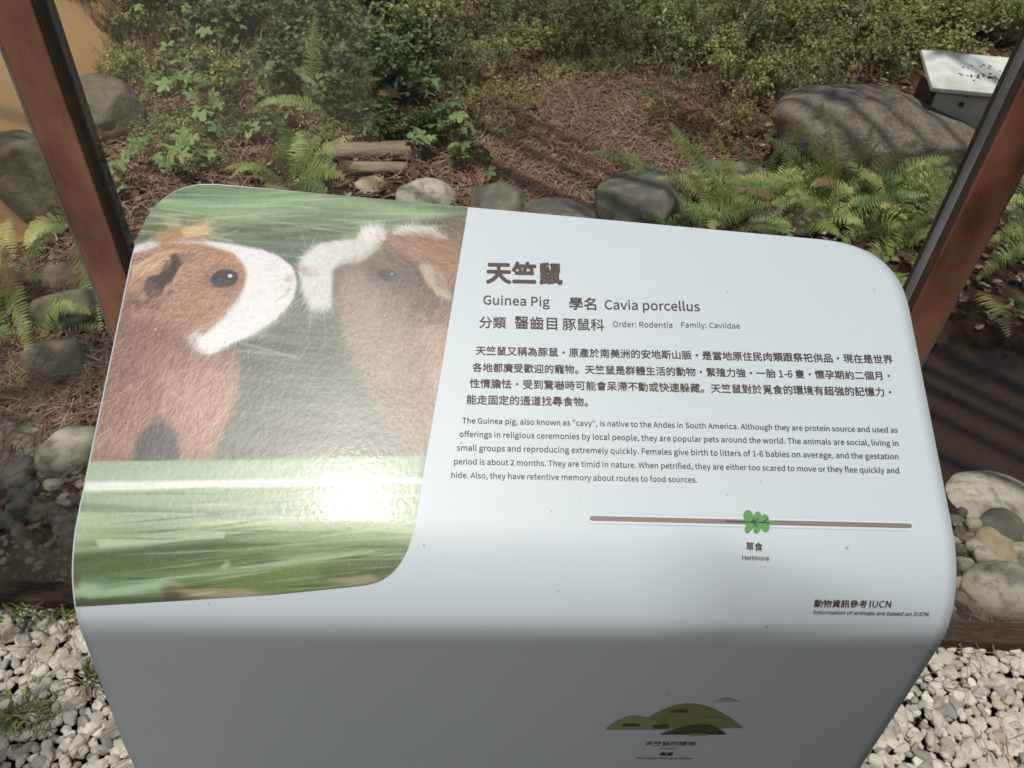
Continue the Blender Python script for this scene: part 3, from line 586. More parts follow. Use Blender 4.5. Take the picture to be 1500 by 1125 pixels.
def weeds(n):
    V, Fc, C = [], [], []
    for _ in range(n):
        u = random.random(); x0 = random.uniform(380, 1500) if u < .8 else random.uniform(150, 500); y0 = random.uniform(-15, 150 if x0 > 900 or x0 < 700 else 215) - (30 if x0 > 1250 else 0)
        if 700 < x0 < 960 and y0 > 120 and random.random() < .8: continue
        if x0 > 1330 and y0 > 50: continue
        a = gp(x0, y0); h_ = random.uniform(.04, .14); lean = Vector((random.gauss(0, .35), random.gauss(0, .35), 0)) * h_; wv = random.uniform(.0010, .0020); s = Vector((random.choice((-1, 1)) * wv, random.uniform(-.4, .4) * wv, 0)); k = len(V)
        m = a + lean * .35 + Vector((0, 0, h_ * .6)); t_ = a + lean + Vector((0, 0, h_ * random.uniform(.75, 1)))
        V += [tuple(a + s), tuple(a - s), tuple(m + s), tuple(m - s), tuple(t_)]; Fc += [(k, k + 1, k + 3, k + 2), (k + 2, k + 3, k + 4)]
        f = random.uniform(.55, 1.3); c = random.choice(((.20, .26, .09), (.28, .31, .12), (.34, .28, .17), (.16, .22, .08))); C += [[v * f for v in c]] * 5
    o = obj('grass', mesh('grass', V, Fc, False, C), mat=leafm); tag(o, 'fine upright grass and weed stems growing through the shrubs at the top', 'grass', kind='stuff')
weeds(9000)
# ================================================================== trees and roof outside the picture: they cast the dapple and the shade on the skirt
def tree(base, targets, label, seed, lf=.045):
    r = random.Random(seed); t = empty('tree', base); V, Fc = [], []; LV, LF, LC = [], [], []; b = Vector(base); top = Vector((0, 0, 4.2))
    tube(V, Fc, [Vector((0, 0, -.1)), Vector((.05, .03, 1.5)), Vector((-.04, .05, 3)), top], .14, .07, 10)
    obj('trunk', mesh('trunk', V, Fc), t, mat=pmat('bark', (.10, .07, .05), (.17, .12, .09), 8, .9, .8, 20, stretch=(3, 3, .6)))
    for (g, hh, rad) in targets:
        hh = hh if rad > .05 else hh + .5
        c = Vector(g) + SUN * (hh / SUN.z) - b; Vb, Fb = [], []; a = Vector((0, 0, r.uniform(2.6, 4.1)))
        tube(Vb, Fb, [a, a.lerp(c, .5) + Vector((0, 0, .2)), c], .035, .01, 6); obj('limb', mesh('limb', Vb, Fb), t, mat=MATS['bark'])
        for _ in range(int(520 * (rad / .3) ** 2)):
            p = c + Vector((r.gauss(0, rad * .5), r.gauss(0, rad * .5), r.gauss(0, rad * .35))); n = Vector((r.gauss(0, .6), r.gauss(0, .6), 1)).normalized(); d = n.orthogonal().normalized(); d.rotate(Matrix.Rotation(r.uniform(0, 6.28), 3, n)); e = n.cross(d); k = len(LV); L = lf * r.uniform(.7, 1.3)
            LV += [tuple(p), tuple(p + d * L * .5 + e * L * .28), tuple(p + d * L), tuple(p + d * L * .5 - e * L * .28)]; LF.append((k, k + 1, k + 2, k + 3)); f = r.uniform(.7, 1.3); LC += [(.09 * f, .14 * f, .05 * f)] * 4
    obj('crown', mesh('crown', LV, LF, False, LC), t, mat=leafm); tag(t, label, 'tree')
L_t = [(on_y(x, y, .9), h_, r_) for x, y, h_, r_ in ((30, 60, 3.2, .09), (150, 330, 3.6, .08))] + [(gp(x, y), h_, r_) for x, y, h_, r_ in ((100, 430, 5, .2), (130, 540, 4.6, .2), (40, 300, 5, .2), (150, 170, 5, .12), (40, 760, 4.4, .2), (90, 800, 4.5, .18),  (-60, 650, 4.6, .3), (10, 1100, 4.4, .14))]
tree((-2.9, -1.2, 0), L_t, 'leafy tree behind the viewer at the left, out of frame', 5)
R_t = [(Vector(CAM + ray(x, y) * .56), h_, r_) for x, y, h_, r_ in ((1010, 865, 6.6, .012),)] + [(on_y(x, y, .9), h_, r_) for x, y, h_, r_ in ((1480, 190, 3.4, .08),)] + [(gp(x, y), h_, r_) for x, y, h_, r_ in ((570, 175, 5.5, .2), (1200, 210, 5.3, .2), (1340, 190, 5.3, .12), (660, 130, 5.5, .14), (440, 60, 5.6, .2), (1100, 120, 5.5, .14), (350, 180, 5.2, .12), (760, 200, 5.2, .08), (1000, 20, 5.8, .2), (880, 90, 5.8, .22), (1000, 190, 5.6, .14), (1450, 520, 4.8, .25), (250, 20, 6, .3), (780, 60, 6, .15))]
tree((3.3, -1.4, 0), R_t, 'leafy tree behind the viewer at the right, out of frame', 6)
# ================================================================== the sign
EU = np.array([0.99853, 0.05415, 0]); EU /= np.linalg.norm(EU); EW = np.array([-EU[1], EU[0], 0]); EZ = np.array([0, 0, 1.])
SLP = math.radians(27); UND = math.radians(-5); S0 = .100; RB = .09
A_ = CAM + ray(750, 562) * .56; nS = 9000; SS = np.linspace(-.4, 1.5, nS); END = math.radians(90) + UND; LB = RB * (END - SLP)
def angf(s): return np.where(s < S0, SLP, np.where(s < S0 + LB, SLP + (s - S0) / RB, END))
ANG = angf(SS); dS = SS[1] - SS[0]; PW = np.cumsum(-np.cos(ANG) * dS); PZ = np.cumsum(-np.sin(ANG) * dS); _i = np.argmin(abs(SS)); PW += A_ @ EW - PW[_i]; PZ += A_[2] - PZ[_i]
def hit(x, y):
    d = ray(x, y); cr = (PW - CAM @ EW) * d[2] - (PZ - H) * (d @ EW); i = np.where(np.sign(cr[1:]) != np.sign(cr[:-1]))[0][0]
    f = cr[i] / (cr[i] - cr[i + 1]); s = SS[i] + f * dS; pw = PW[i] + f * (PW[i + 1] - PW[i]); pz = PZ[i] + f * (PZ[i + 1] - PZ[i])
    t = math.hypot(pw - CAM @ EW, pz - H) / math.hypot(d @ EW, d[2]); p = CAM + d * t; return float(p @ EU), float(s)
def surf(u, s, off=0.0):
    u = np.asarray(u, float); s = np.asarray(s, float); a = angf(s); W = np.interp(s, SS, PW); Z = np.interp(s, SS, PZ)
    n = -np.sin(a)[..., None] * EW + np.cos(a)[..., None] * EZ
    return u[..., None] * EU + W[..., None] * EW + Z[..., None] * EZ + n * off
SBOT = float(SS[np.argmin(abs(PZ - .015))])
# outline in (u, s); right side clockwise
def arc_pts(p0, p1, p2, n=14):
    return [tuple(np.array(p0) * (1 - t) ** 2 + np.array(p1) * 2 * t * (1 - t) + np.array(p2) * t * t) for t in np.linspace(0, 1, n)]
h = hit
TL1, TLc, TL2 = h(193, 385), h(206, 262), h(318, 269.5)
TR1, TRc, TR2 = h(1195, 350), h(1306, 358), h(1328, 452)
left_e = [TL1, h(150, 600), h(108, 800), h(105, 850), h(113, 905), h(145, 1000), h(183, 1095)]
right_e = [TR2, h(1360, 600), h(1396, 770), h(1401, 840), h(1386, 925), h(1340, 1002), h(1232, 1122)]
uL, uR = -.265, .329
left_e = [(uL, TL1[1]), (uL, .19), (left_e[-1][0], left_e[-1][1]), (left_e[-1][0], SBOT)]
right_e = [(uR, TR2[1]), (uR, .19), (uR - .002, right_e[-1][1]), (uR - .002, SBOT)]
TL1 = left_e[0]; TR2 = right_e[0]
outline = arc_pts(TL1, (uL, h(206, 262)[1]), TL2) + arc_pts(TR1, (uR, TRc[1]), TR2) + right_e[1:] + left_e[1:][::-1]
def span(poly, s):
    xs = []
    n = len(poly)
    for i in range(n):
        (u1, s1), (u2, s2) = poly[i], poly[(i + 1) % n]
        if (s1 - s) * (s2 - s) <= 0 and s1 != s2: xs.append(u1 + (u2 - u1) * (s - s1) / (s2 - s1))
    return (min(xs), max(xs)) if xs else None
def sheet(name, poly, rows, cols, off, sarr=None):
    s0_, s1_ = min(p[1] for p in poly), max(p[1] for p in poly)
    S = sarr if sarr is not None else np.linspace(s0_ + 1e-5, s1_ - 1e-5, rows)
    sp_ = np.array([span(poly, s) for s in S]); f = np.linspace(0, 1, cols); U = sp_[:, :1] + (sp_[:, 1:] - sp_[:, :1]) * f[None]
    SG = np.repeat(S[:, None], cols, 1); V = surf(U, SG, off).reshape(-1, 3)
    R = np.arange(len(S) - 1)[:, None] * cols + np.arange(cols - 1)[None]; Fc = np.stack([R, R + cols, R + cols + 1, R + 1], -1).reshape(-1, 4)
    return V, Fc, U, SG
smin = min(p[1] for p in outline)
Sarr = np.concatenate([np.linspace(smin + 1e-5, smin + .06, 160), np.linspace(smin + .061, .32, 170), np.linspace(.33, SBOT - 1e-5, 30)])
V, Fc, _, _ = sheet('panel', outline, 0, 70, 0, Sarr)
sign = empty('information_sign', (float(A_[0]), .42, 0)); SO = Vector((float(A_[0]), .42, 0))
def part(name, V, Fc, mat, cols=None, smooth=True, parent=None):
    me = mesh(name, np.asarray(V) - np.array(SO), Fc, smooth, cols); return obj(name, me, parent or sign, mat=mat)
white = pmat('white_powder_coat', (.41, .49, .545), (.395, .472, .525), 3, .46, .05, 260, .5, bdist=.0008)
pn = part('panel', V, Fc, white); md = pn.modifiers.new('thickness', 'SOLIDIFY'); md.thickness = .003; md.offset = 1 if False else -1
# support behind the panel
stl = pmat('frame_steel', (.45, .46, .46), (.38, .39, .38), 14, .5, spec=.5)
for u in (uL + .07, uR - .07):
    a = surf(u, -.11, -.03); b = surf(u, S0, -.03); c_ = surf(u, .24, -.03); V, Fc = [], []
    tube(V, Fc, [Vector((a[0], a[1], .0)), Vector(a)], .012, .012, 10); part('leg', V, Fc, stl); V, Fc = [], []
    tube(V, Fc, [Vector(a), Vector(b)], .010, .010, 10); part('brace', V, Fc, stl)
tag(sign, 'bent white information board with guinea pig photo and Chinese and English text', 'sign')
V, Fc = [], []; r = random.Random(77)
for i in range(120):
    u = r.uniform(uL + .02, uR - .02); s_ = r.uniform(-.10, .42); q = surf(u, s_, .0007); z_ = r.uniform(.0002, .0007) if r.random() < .93 else .0012; k = len(V)
    tu = EU * z_; tv = (surf(u, s_ + .001, .0007) - q) / .001 * z_
    for c in range(6): V.append(q + tu * math.cos(c * 1.05) * r.uniform(.5, 1.2) + tv * math.sin(c * 1.05) * r.uniform(.5, 1.6))
    Fc.append(tuple(range(k, k + 6)))
o = part('dust_specks', V, Fc, pmat('dust', (.30, .31, .30), rough=.9), smooth=False); tag(o, kind='stuff')
# ---- lettering
FD = os.path.join(bpy.utils.system_resource('DATAFILES'), 'fonts')
def lf(n):
    try: return bpy.data.fonts.load(os.path.join(FD, n))
    except Exception: return None
CJK = lf('Noto Sans CJK Regular.woff2'); INT = lf('Inter.woff2')
ink = pmat('black_ink', (.05, .035, .035), (.06, .045, .042), 30, .5)
def text_mesh(body, font, off=0.0, shear=0.0, res=3):
    c = bpy.data.curves.new('t', 'FONT'); c.body = body; c.resolution_u = res; c.offset = off; c.shear = shear
    if font: c.font = font
    o = bpy.data.objects.new('t', c); COL.objects.link(o); dg = bpy.context.evaluated_depsgraph_get(); dg.update()
    m = bpy.data.meshes.new_from_object(o.evaluated_get(dg)); bpy.data.objects.remove(o)
    V = np.array([v.co[:] for v in m.vertices]); Fc = [tuple(p.vertices) for p in m.polygons]; return V, Fc
def text(name, body, p0, p1, font=None, off=0.0, vs=1.0, mat=None, lab=None, shear=0.0, parent=None):
    BOLD = off; V, Fc = text_mesh(body, font or CJK, 0, shear); x0, x1 = V[:, 0].min(), V[:, 0].max()
    a = np.array(hit(*p0)); b = np.array(hit(*p1)); d = (b - a) / (x1 - x0); k = np.linalg.norm(d)
    u = a[0] + (V[:, 0] - x0) * d[0]; s = a[1] + (V[:, 0] - x0) * d[1] - V[:, 1] * k * vs
    VV_, FF_ = [], []; bold = BOLD; nb = 0
    sh = [(0, 0)] if not bold else [(bold * math.cos(t), bold * math.sin(t)) for t in np.linspace(0, 2 * math.pi, 9)[:-1]] if bold > .012 else [(-bold, 0), (bold, 0), (0, bold * .6), (0, -bold * .6)]
    for i_, (du, dv) in enumerate(sh):
        VV_.append(surf(u + du * k, s + dv * k, .0005 + .00002 * i_)); FF_ += [tuple(a_ + nb for a_ in f_) for f_ in Fc]; nb += len(V)
    o = part(name, np.concatenate(VV_), FF_, mat or ink, smooth=False, parent=parent)
    if lab: o['label'] = lab
    return o
text('title_lettering', '天竺鼠', (713, 412), (823, 414), off=.013, lab='bold title characters')
text('text_line', 'Guinea Pig', (708, 446), (805, 449), off=.004)
text('text_line', '學名', (834, 452), (873, 453), off=.006)
text('text_line', 'Cavia porcellus', (886, 453), (1025, 456), off=.004)
text('text_line', '分類', (702, 479), (741, 480), off=.004); text('text_line', '齧齒目', (754, 480), (816, 482), off=.004); text('text_line', '豚鼠科', (824, 482), (885, 483.5), off=.004)
text('text_line', 'Order: Rodentia', (898, 479), (985, 480.5)); text('text_line', 'Family: Caviidae', (998, 480), (1084, 481.5))
CN = ['天竺鼠又稱為豚鼠・原產於南美洲的安地斯山脈・是當地原住民肉類跟祭祀供品・現在是世界', '各地都廣受歡迎的寵物。天竺鼠是群體生活的動物・繁殖力強・一胎 1-6 隻・懷孕期約二個月・',
      '性情膽怯・受到驚嚇時可能會呆滯不動或快速躲藏。天竺鼠對於覓食的環境有超強的記憶力・', '能走固定的通道找尋食物。']
for b_, p0, p1 in zip(CN, ((697, 519), (692, 543.5), (688, 567), (683.5, 591)), ((1308, 532), (1304, 556), (1306, 580), (861, 594.5))): text('text_line', b_, p0, p1, off=.006)
EN = ['The Guinea pig, also known as "cavy", is native to the Andes in South America. Although they are protein source and used as', 'offerings in religious ceremonies by local people, they are popular pets around the world. The animals are social, living in',
      'small groups and reproducing extremely quickly. Females give birth to litters of 1-6 babies on average, and the gestation', 'period is about 2 months. They are timid in nature. When petrified, they are either too scared to move or they flee quickly and', 'hide. Also, they have retentive memory about routes to food sources.']
for b_, p0, p1 in zip(EN, ((677, 620), (673, 640), (669, 660), (665, 680), (661, 700)), ((1315, 634), (1316, 653.5), (1316, 673), (1317, 693.5), (1021, 707))): text('text_line', b_, p0, p1, off=.003)
text('text_line', '草食', (1093, 805), (1117, 806), off=.009); text('text_line', 'Herbivore', (1087, 820), (1126, 821), INT, off=.010, lab='small bold caption')
text('text_line', '動物資訊參考', (1192, 888), (1269, 889), off=.009); text('text_line', 'IUCN', (1273, 889), (1304, 889.5), off=.006)
text('text_line', 'Information of animals are based on IUCN.', (1190, 899), (1361, 902), INT, off=.011, shear=.15)
text('text_line', '天竺鼠的棲地', (944, 1091), (1018, 1091), off=.004, vs=1.0); text('text_line', 'Habitat', (967, 1096.5), (989, 1096.5), INT)
text('text_line', '高原', (966, 1106), (985, 1106), off=.013); text('text_line', 'Mountains and grasslands', (932, 1111), (1014, 1111.5), INT, off=.009)
# ---- flat print shapes
def flat(name, pts, mat, off=.0004, lab=None, parent=None):
    q = [hit(*p) for p in pts]; cu = np.mean([a[0] for a in q]), np.mean([a[1] for a in q]); N_ = 1
    V = surf(np.array([a[0] for a in q] ), np.array([a[1] for a in q]), off); bm = bmesh.new()
    vs_ = [bm.verts.new(Vector(v) - SO) for v in V]; f = bm.faces.new(vs_); bmesh.ops.triangulate(bm, faces=[f]); me = bpy.data.meshes.new(name); bm.to_mesh(me); bm.free()
    o = obj(name, me, parent or sign, mat=mat)
    if lab: o['label'] = lab
    return o
def pill(x0, y0, x1, y1, r, n=8):
    d = np.array([x1 - x0, y1 - y0]); d = d / np.linalg.norm(d); nn = np.array([-d[1], d[0]]); P_ = []
    for c, a0 in (((x1, y1), -90), ((x0, y0), 90)):
        for k in range(n + 1):
            a = math.radians(a0 + 180 * k / n); P_.append(tuple(np.array(c) + d * math.cos(a) * r + nn * math.sin(a) * r))
    return P_
halo = pmat('pale_print', (.47, .54, .60), rough=.35); halo2 = pmat('outline_print', (.35, .41, .44), rough=.35); barm = pmat('grey_print', (.17, .145, .15), rough=.4)
flat('diet_bar_outline', pill(867, 759.5, 1332, 770.5, 7.6), halo2, .00025); flat('diet_bar_outline', pill(867, 759.5, 1332, 770.5, 7.0), halo, .0004); flat('diet_bar', pill(867, 759.5, 1332, 770.5, 3.5), barm, .0006)
lg = pmat('leaf_green_print', (.085, .23, .075), rough=.4); dkg = pmat('dark_green_print', (.02, .05, .025), rough=.4)
lobes = []
for cx, cy, rx, ry, a in ((1096, 757, 10, 7.5, 75), (1110, 758, 5.5, 9, -10), (1121, 760.5, 7.5, 5, 70), (1133, 766, 7, 3.6, 0), (1122, 773.5, 6.5, 5, -70), (1109, 774.5, 7.5, 5, -60), (1097, 772, 10, 5.5, -65), (1108, 766, 20, 6, 0)):
    a = math.radians(a); lobes.append([(cx + math.cos(t) * rx * math.cos(a) - math.sin(t) * ry * math.sin(a), cy + math.cos(t) * rx * math.sin(a) + math.sin(t) * ry * math.cos(a)) for t in np.linspace(0, 2 * math.pi, 20, endpoint=False)])
def union_shape(cx, cy, lobes, n=160):
    out = []
    for k in range(n):
        a = 2 * math.pi * k / n; best = 1
        for r in np.arange(1, 34, .4):
            x, y = cx + math.cos(a) * r * 1.0, cy + math.sin(a) * r
            for L in lobes:
                ins = False; j = len(L) - 1
                for i in range(len(L)):
                    if (L[i][1] > y) != (L[j][1] > y) and x < (L[j][0] - L[i][0]) * (y - L[i][1]) / (L[j][1] - L[i][1]) + L[i][0]: ins = not ins
                    j = i
                if ins: best = r; break
        out.append((cx + math.cos(a) * best, cy + math.sin(a) * best))
    return out
lv = flat('leaf_icon', union_shape(1110, 766, lobes), lg, .0008, lab='green leaf emblem')
for a, b, c, d, r in ((1062, 764, 1126, 766, .9), (1102, 765, 1110, 760, .8), (1104, 766, 1108, 771, .8), (1100, 765, 1104, 759.5, .7), (1116, 766, 1124, 760, .8)): flat('leaf_vein', pill(a, b, c, d, r, 4), dkg, .0010, parent=None)
def dome(x0, x1, yb, pk, hh, n=24, yb2=None):
    P_ = []
    for k in range(n + 1):
        t = k / n; x = x0 + (x1 - x0) * t; u = (t - pk) / (pk if t < pk else 1 - pk); P_.append((x, (yb + ((yb2 or yb) - yb) * t) - hh * (1 - abs(u) ** 1.9)))
    return P_
o1 = pmat('olive_print', (.17, .19, .085), rough=.4); o2 = pmat('moss_print', (.21, .235, .12), rough=.4); o3 = pmat('deep_green_print', (.05, .07, .035), rough=.4); cl = pmat('cloud_print', (.33, .32, .33), rough=.4)
def fill(name, top, mat, off): return flat(name, top + [], mat, off)
fill('hill_icon', dome(930, 1089, 1066, .5, 36), o1, .0004); fill('hill_icon', dome(886, 982, 1068, .45, 20), o2, .0006); fill('hill_icon', dome(966, 1064, 1075, .68, 15), o3, .0008); fill('bush_icon', pill(958, 1063, 977, 1063, 2.6), o3, .0010)
fill('cloud_icon', [(1043, 1028), (1050, 1026), (1058, 1022), (1068, 1021), (1078, 1025), (1085, 1028)], cl, .0004)
for x, y, m in ((995, 1041, o3), (924, 1061, o3), (1048, 1052, o2), (1022, 1075, o2)):
    P_ = [(x - 14, y + 1.5)] + [(x - 14 + 28 * (k + .5) / 9, y - (2.6 if k % 2 else .6) - (1.2 if k in (3, 5) else 0)) for k in range(9)] + [(x + 14, y + 1.5)]
    fill('tuft_icon', P_, m, .0010)
# ---- the printed photograph of two guinea pigs, painted procedurally into the print's vertex colours
X0, Y0, K = 95., 255., 1.7; PWd, PHt = int(610 * K), int(645 * K)
gx, gy_ = np.meshgrid((np.arange(PWd) + .5) / K + X0, (np.arange(PHt) + .5) / K + Y0)
FX = np.fft.rfftfreq(PWd)[None]; FY = np.fft.fftfreq(PHt)[:, None]
def blur(m, s):
    if s <= 0: return m
    return np.fft.irfft2(np.fft.rfft2(m) * np.exp(-2 * (math.pi * s * K) ** 2 * (FX ** 2 + FY ** 2)), s=m.shape)
def poly(pts):
    out = np.zeros(gx.shape); xs_ = [p[0] for p in pts]; ys_ = [p[1] for p in pts]
    a0, a1 = max(0, int((min(xs_) - X0) * K) - 2), min(PWd, int((max(xs_) - X0) * K) + 3); b0, b1 = max(0, int((min(ys_) - Y0) * K) - 2), min(PHt, int((max(ys_) - Y0) * K) + 3)
    if a1 <= a0 or b1 <= b0: return out
    GX, GY = gx[b0:b1, a0:a1], gy_[b0:b1, a0:a1]; ins = np.zeros(GX.shape, bool); j = len(pts) - 1
    for i in range(len(pts)):
        (xi, yi), (xj, yj) = pts[i], pts[j]
        if yi != yj: ins ^= ((yi > GY) != (yj > GY)) & (GX < (xj - xi) * (GY - yi) / (yj - yi) + xi)
        j = i
    out[b0:b1, a0:a1] = ins; return out
def ell(cx, cy, rx, ry, a=0):
    a = math.radians(a); dx, dy = gx - cx, gy_ - cy; return (((dx * math.cos(a) + dy * math.sin(a)) / rx) ** 2 + ((-dx * math.sin(a) + dy * math.cos(a)) / ry) ** 2 < 1).astype(float)
def vnoise(sx_, sy_, seed, ang=0):
    n = np.random.default_rng(seed).standard_normal(gx.shape); a = math.radians(ang)
    fx = FX * math.cos(a) + FY * math.sin(a); fy = -FX * math.sin(a) + FY * math.cos(a)
    o = np.fft.irfft2(np.fft.rfft2(n) * np.exp(-2 * math.pi ** 2 * ((sx_ * K * fx) ** 2 + (sy_ * K * fy) ** 2)), s=n.shape); return o / o.std()
IM = np.zeros(gx.shape + (3,))
def sr(*c): return np.array(c, float) / 255
def over(mask, col, a=1.0, soft=1.0):
    yy = np.where(mask.any(1))[0]; xx = np.where(mask.any(0))[0]
    if len(yy) == 0: return
    pd = int(soft * K * 3.5) + 2; b0, b1 = max(0, yy[0] - pd), min(PHt, yy[-1] + pd + 1); a0, a1 = max(0, xx[0] - pd), min(PWd, xx[-1] + pd + 1)
    M = np.pad(mask[b0:b1, a0:a1], pd, mode='edge'); 
    if soft > 0:
        n0, n1 = M.shape
        fy = np.fft.fftfreq(n0)[:, None]; fx_ = np.fft.rfftfreq(n1)[None]
        M = np.fft.irfft2(np.fft.rfft2(M) * np.exp(-2 * (math.pi * soft * K) ** 2 * (fx_ ** 2 + fy ** 2)), s=M.shape)
    m = np.clip(M[pd:-pd, pd:-pd], 0, 1)[..., None] * a; c_ = np.asarray(col); c_ = c_[b0:b1, a0:a1] if c_.ndim == 3 else c_
    IM[b0:b1, a0:a1] = IM[b0:b1, a0:a1] * (1 - m) + c_ * m
def strokes(mask, n, ang, L, a=.5, jit=.18, col=None, spread=12, wdt=1, seed=1, lift=0.0, curve=0):
    r = np.random.default_rng(seed); ys, xs = np.where(mask > .5)
    if len(ys) == 0: return
    i = r.integers(0, len(ys), n); y = ys[i].astype(float); x = xs[i].astype(float)
    an = np.radians((ang(gx[ys[i], xs[i]], gy_[ys[i], xs[i]]) if callable(ang) else ang) + r.normal(0, spread, n)); cv = r.normal(0, 1, n) * .012 + curve * .02
    c = (IM[ys[i], xs[i]] if col is None else np.tile(col, (n, 1))) * (1 + r.normal(0, jit, (n, 1))) + lift; ln = (L * K * r.uniform(.5, 1.3, n)).astype(int)
    for k in range(int(L * K * 1.3)):
        act = k < ln; fade = a * np.clip(1 - k / np.maximum(1, ln), 0, 1) ** .6
        for wv in range(wdt):
            ix = np.clip(x.astype(int) + wv, 0, PWd - 1); iy = np.clip(y.astype(int), 0, PHt - 1); f = (fade * act)[:, None]; IM[iy, ix] = IM[iy, ix] * (1 - f) + c * f
        x = x + np.cos(an) * act; y = y - np.sin(an) * act; an = an + cv
# background
t = np.clip((gy_ - 270) / 400, 0, 1)[..., None]; IM[:] = sr(118, 146, 108) * (1 - t) + sr(84, 92, 88) * t
n1 = vnoise(90, 6, 1, 6); n2 = vnoise(45, 3, 2, 4); top = np.clip(blur((gy_ < 340 + .10 * (gx - 300)).astype(float), 9), 0, 1)
IM += (top * (n1 * .06 + n2 * .03))[..., None] * np.array([.9, 1, .8])
mid = 1 - top; IM[:] = IM * (1 - .72 * mid[..., None]) + sr(82, 92, 86) * .72 * mid[..., None]; IM += (mid * (vnoise(30, 3, 3, 5) * .028 + vnoise(12, 8, 4) * .012))[..., None]
over(poly([(330, 335), (420, 322), (520, 333), (500, 346), (400, 360), (330, 352)]), sr(74, 84, 70), .75, 5)
over(poly([(195, 335), (235, 325), (300, 318), (300, 332), (200, 352)]), sr(92, 92, 66), .8, 4)
over(poly([(230, 292), (470, 288), (650, 312), (640, 320), (450, 300), (240, 306)]), sr(148, 182, 140), .5, 4)
over(poly([(600, 330), (684, 310), (680, 370), (650, 350)]), sr(66, 66, 56), .8, 5)
for q in range(26):
    r = random.Random(q + 50); x = r.uniform(200, 640); y = r.uniform(282, 400); l = r.uniform(50, 150); s = r.uniform(-.12, .10); wv = r.uniform(1, 4)
    over(poly([(x, y), (x + l, y + s * l), (x + l, y + s * l + wv), (x, y + wv * 1.6)]), sr(168, 196, 160) if q % 3 else sr(70, 90, 62), .35, 1.6)
for (a, b, c, d, w_, col) in ((296, 342, 340, 352, 3, sr(196, 190, 150)), (352, 500, 440, 524, 3, sr(170, 180, 160)), (340, 512, 430, 520, 2, sr(150, 165, 145)), (300, 350, 350, 336, 2.5, sr(150, 170, 140)), (350, 486, 420, 496, 2, sr(120, 140, 120))):
    over(poly([(a, b), (c, d), (c, d + w_), (a, b + w_)]), col, .6, 1.0)
# right animal, hazy
P2 = poly([(684, 322), (640, 335), (570, 348), (530, 372), (500, 380), (486, 398), (492, 440), (505, 470), (520, 520), (560, 600), (600, 660), (640, 690), (690, 690), (700, 330)])
over(P2, sr(146, 126, 112), .85, 7)
over(poly([(570, 345), (610, 340), (660, 352), (684, 372), (680, 440), (650, 400), (620, 380), (580, 372)]), sr(170, 130, 102), .9, 4)
over(poly([(500, 420), (560, 430), (600, 470), (610, 560), (560, 560), (510, 500)]), sr(176, 152, 136), .75, 9)
over(poly([(520, 385), (560, 378), (600, 385), (600, 420), (560, 432), (525, 425)]), sr(128, 118, 106), .7, 7)
over(poly([(570, 375), (600, 365), (640, 400), (620, 440), (580, 420)]), sr(84, 74, 68), .75, 6)
over(poly([(560, 440), (640, 440), (640, 470), (600, 474), (570, 460)]), sr(84, 74, 70), .75, 6)
over(poly([(590, 470), (690, 440), (690, 660), (640, 640), (600, 560)]), sr(176, 132, 108), .75, 12)
strokes(P2 * (gx > 500), 9000, lambda x, y: np.where(y < 400, 160 + (x - 560) * .2, 250 + (x - 600) * .35), 15, .45, .28, seed=5)
strokes(poly([(600, 470), (690, 445), (690, 640), (620, 600)]), 1500, lambda x, y: 215 + (y - 500) * .35, 26, .4, .2, seed=6, lift=.03)
W2 = poly([(438, 398), (443, 376), (468, 358), (520, 350), (536, 334), (556, 331), (566, 345), (556, 364), (530, 384), (505, 387), (490, 395), (486, 420), (482, 446), (462, 450), (445, 430)])
over(W2, sr(214, 218, 216), .95, 2.5); over(ell(452, 398, 14, 9, 10), sr(178, 160, 158), .7, 4); over(ell(462, 428, 18, 16), sr(190, 192, 190), .6, 6); over(poly([(490, 388), (512, 390), (512, 430), (492, 440)]), sr(130, 112, 100), .6, 6)
strokes(W2, 2400, lambda x, y: np.where(x > 520, 60, np.where(y > 400, 262, 175)), 14, .5, .07, seed=7, col=sr(226, 230, 230), spread=22)
strokes(poly([(448, 420), (488, 420), (486, 446), (456, 448)]), 500, 268, 30, .35, .1, seed=8, col=sr(216, 220, 218), spread=22)
strokes(poly([(575, 345), (600, 333), (640, 338), (660, 352), (620, 348)]), 900, 135, 16, .6, .08, seed=9, col=sr(232, 234, 232), spread=25)
strokes(poly([(534, 350), (560, 345), (566, 352), (540, 362)]), 420, 110, 26, .6, .06, seed=10, col=sr(236, 238, 238), spread=20)
over(ell(568, 403, 26, 15, 8), sr(92, 84, 78), .85, 3.5); over(ell(568, 403, 15, 8.5, 8), sr(46, 48, 52), .9, 1.8); over(ell(573, 401, 3, 2), sr(190, 200, 205), .8, 1)
over(poly([(612, 388), (628, 386), (650, 405), (664, 440), (650, 438), (625, 420)]), sr(190, 172, 142), .9, 2.2); over(poly([(630, 396), (646, 398), (660, 430), (645, 425)]), sr(128, 112, 96), .8, 3)
over(poly([(606, 400), (614, 392), (628, 424), (658, 444), (650, 452), (618, 432)]), sr(70, 60, 54), .6, 4)
strokes(poly([(612, 388), (628, 386), (664, 440), (640, 432)]), 500, 290, 14, .5, .15, seed=11, lift=.02)
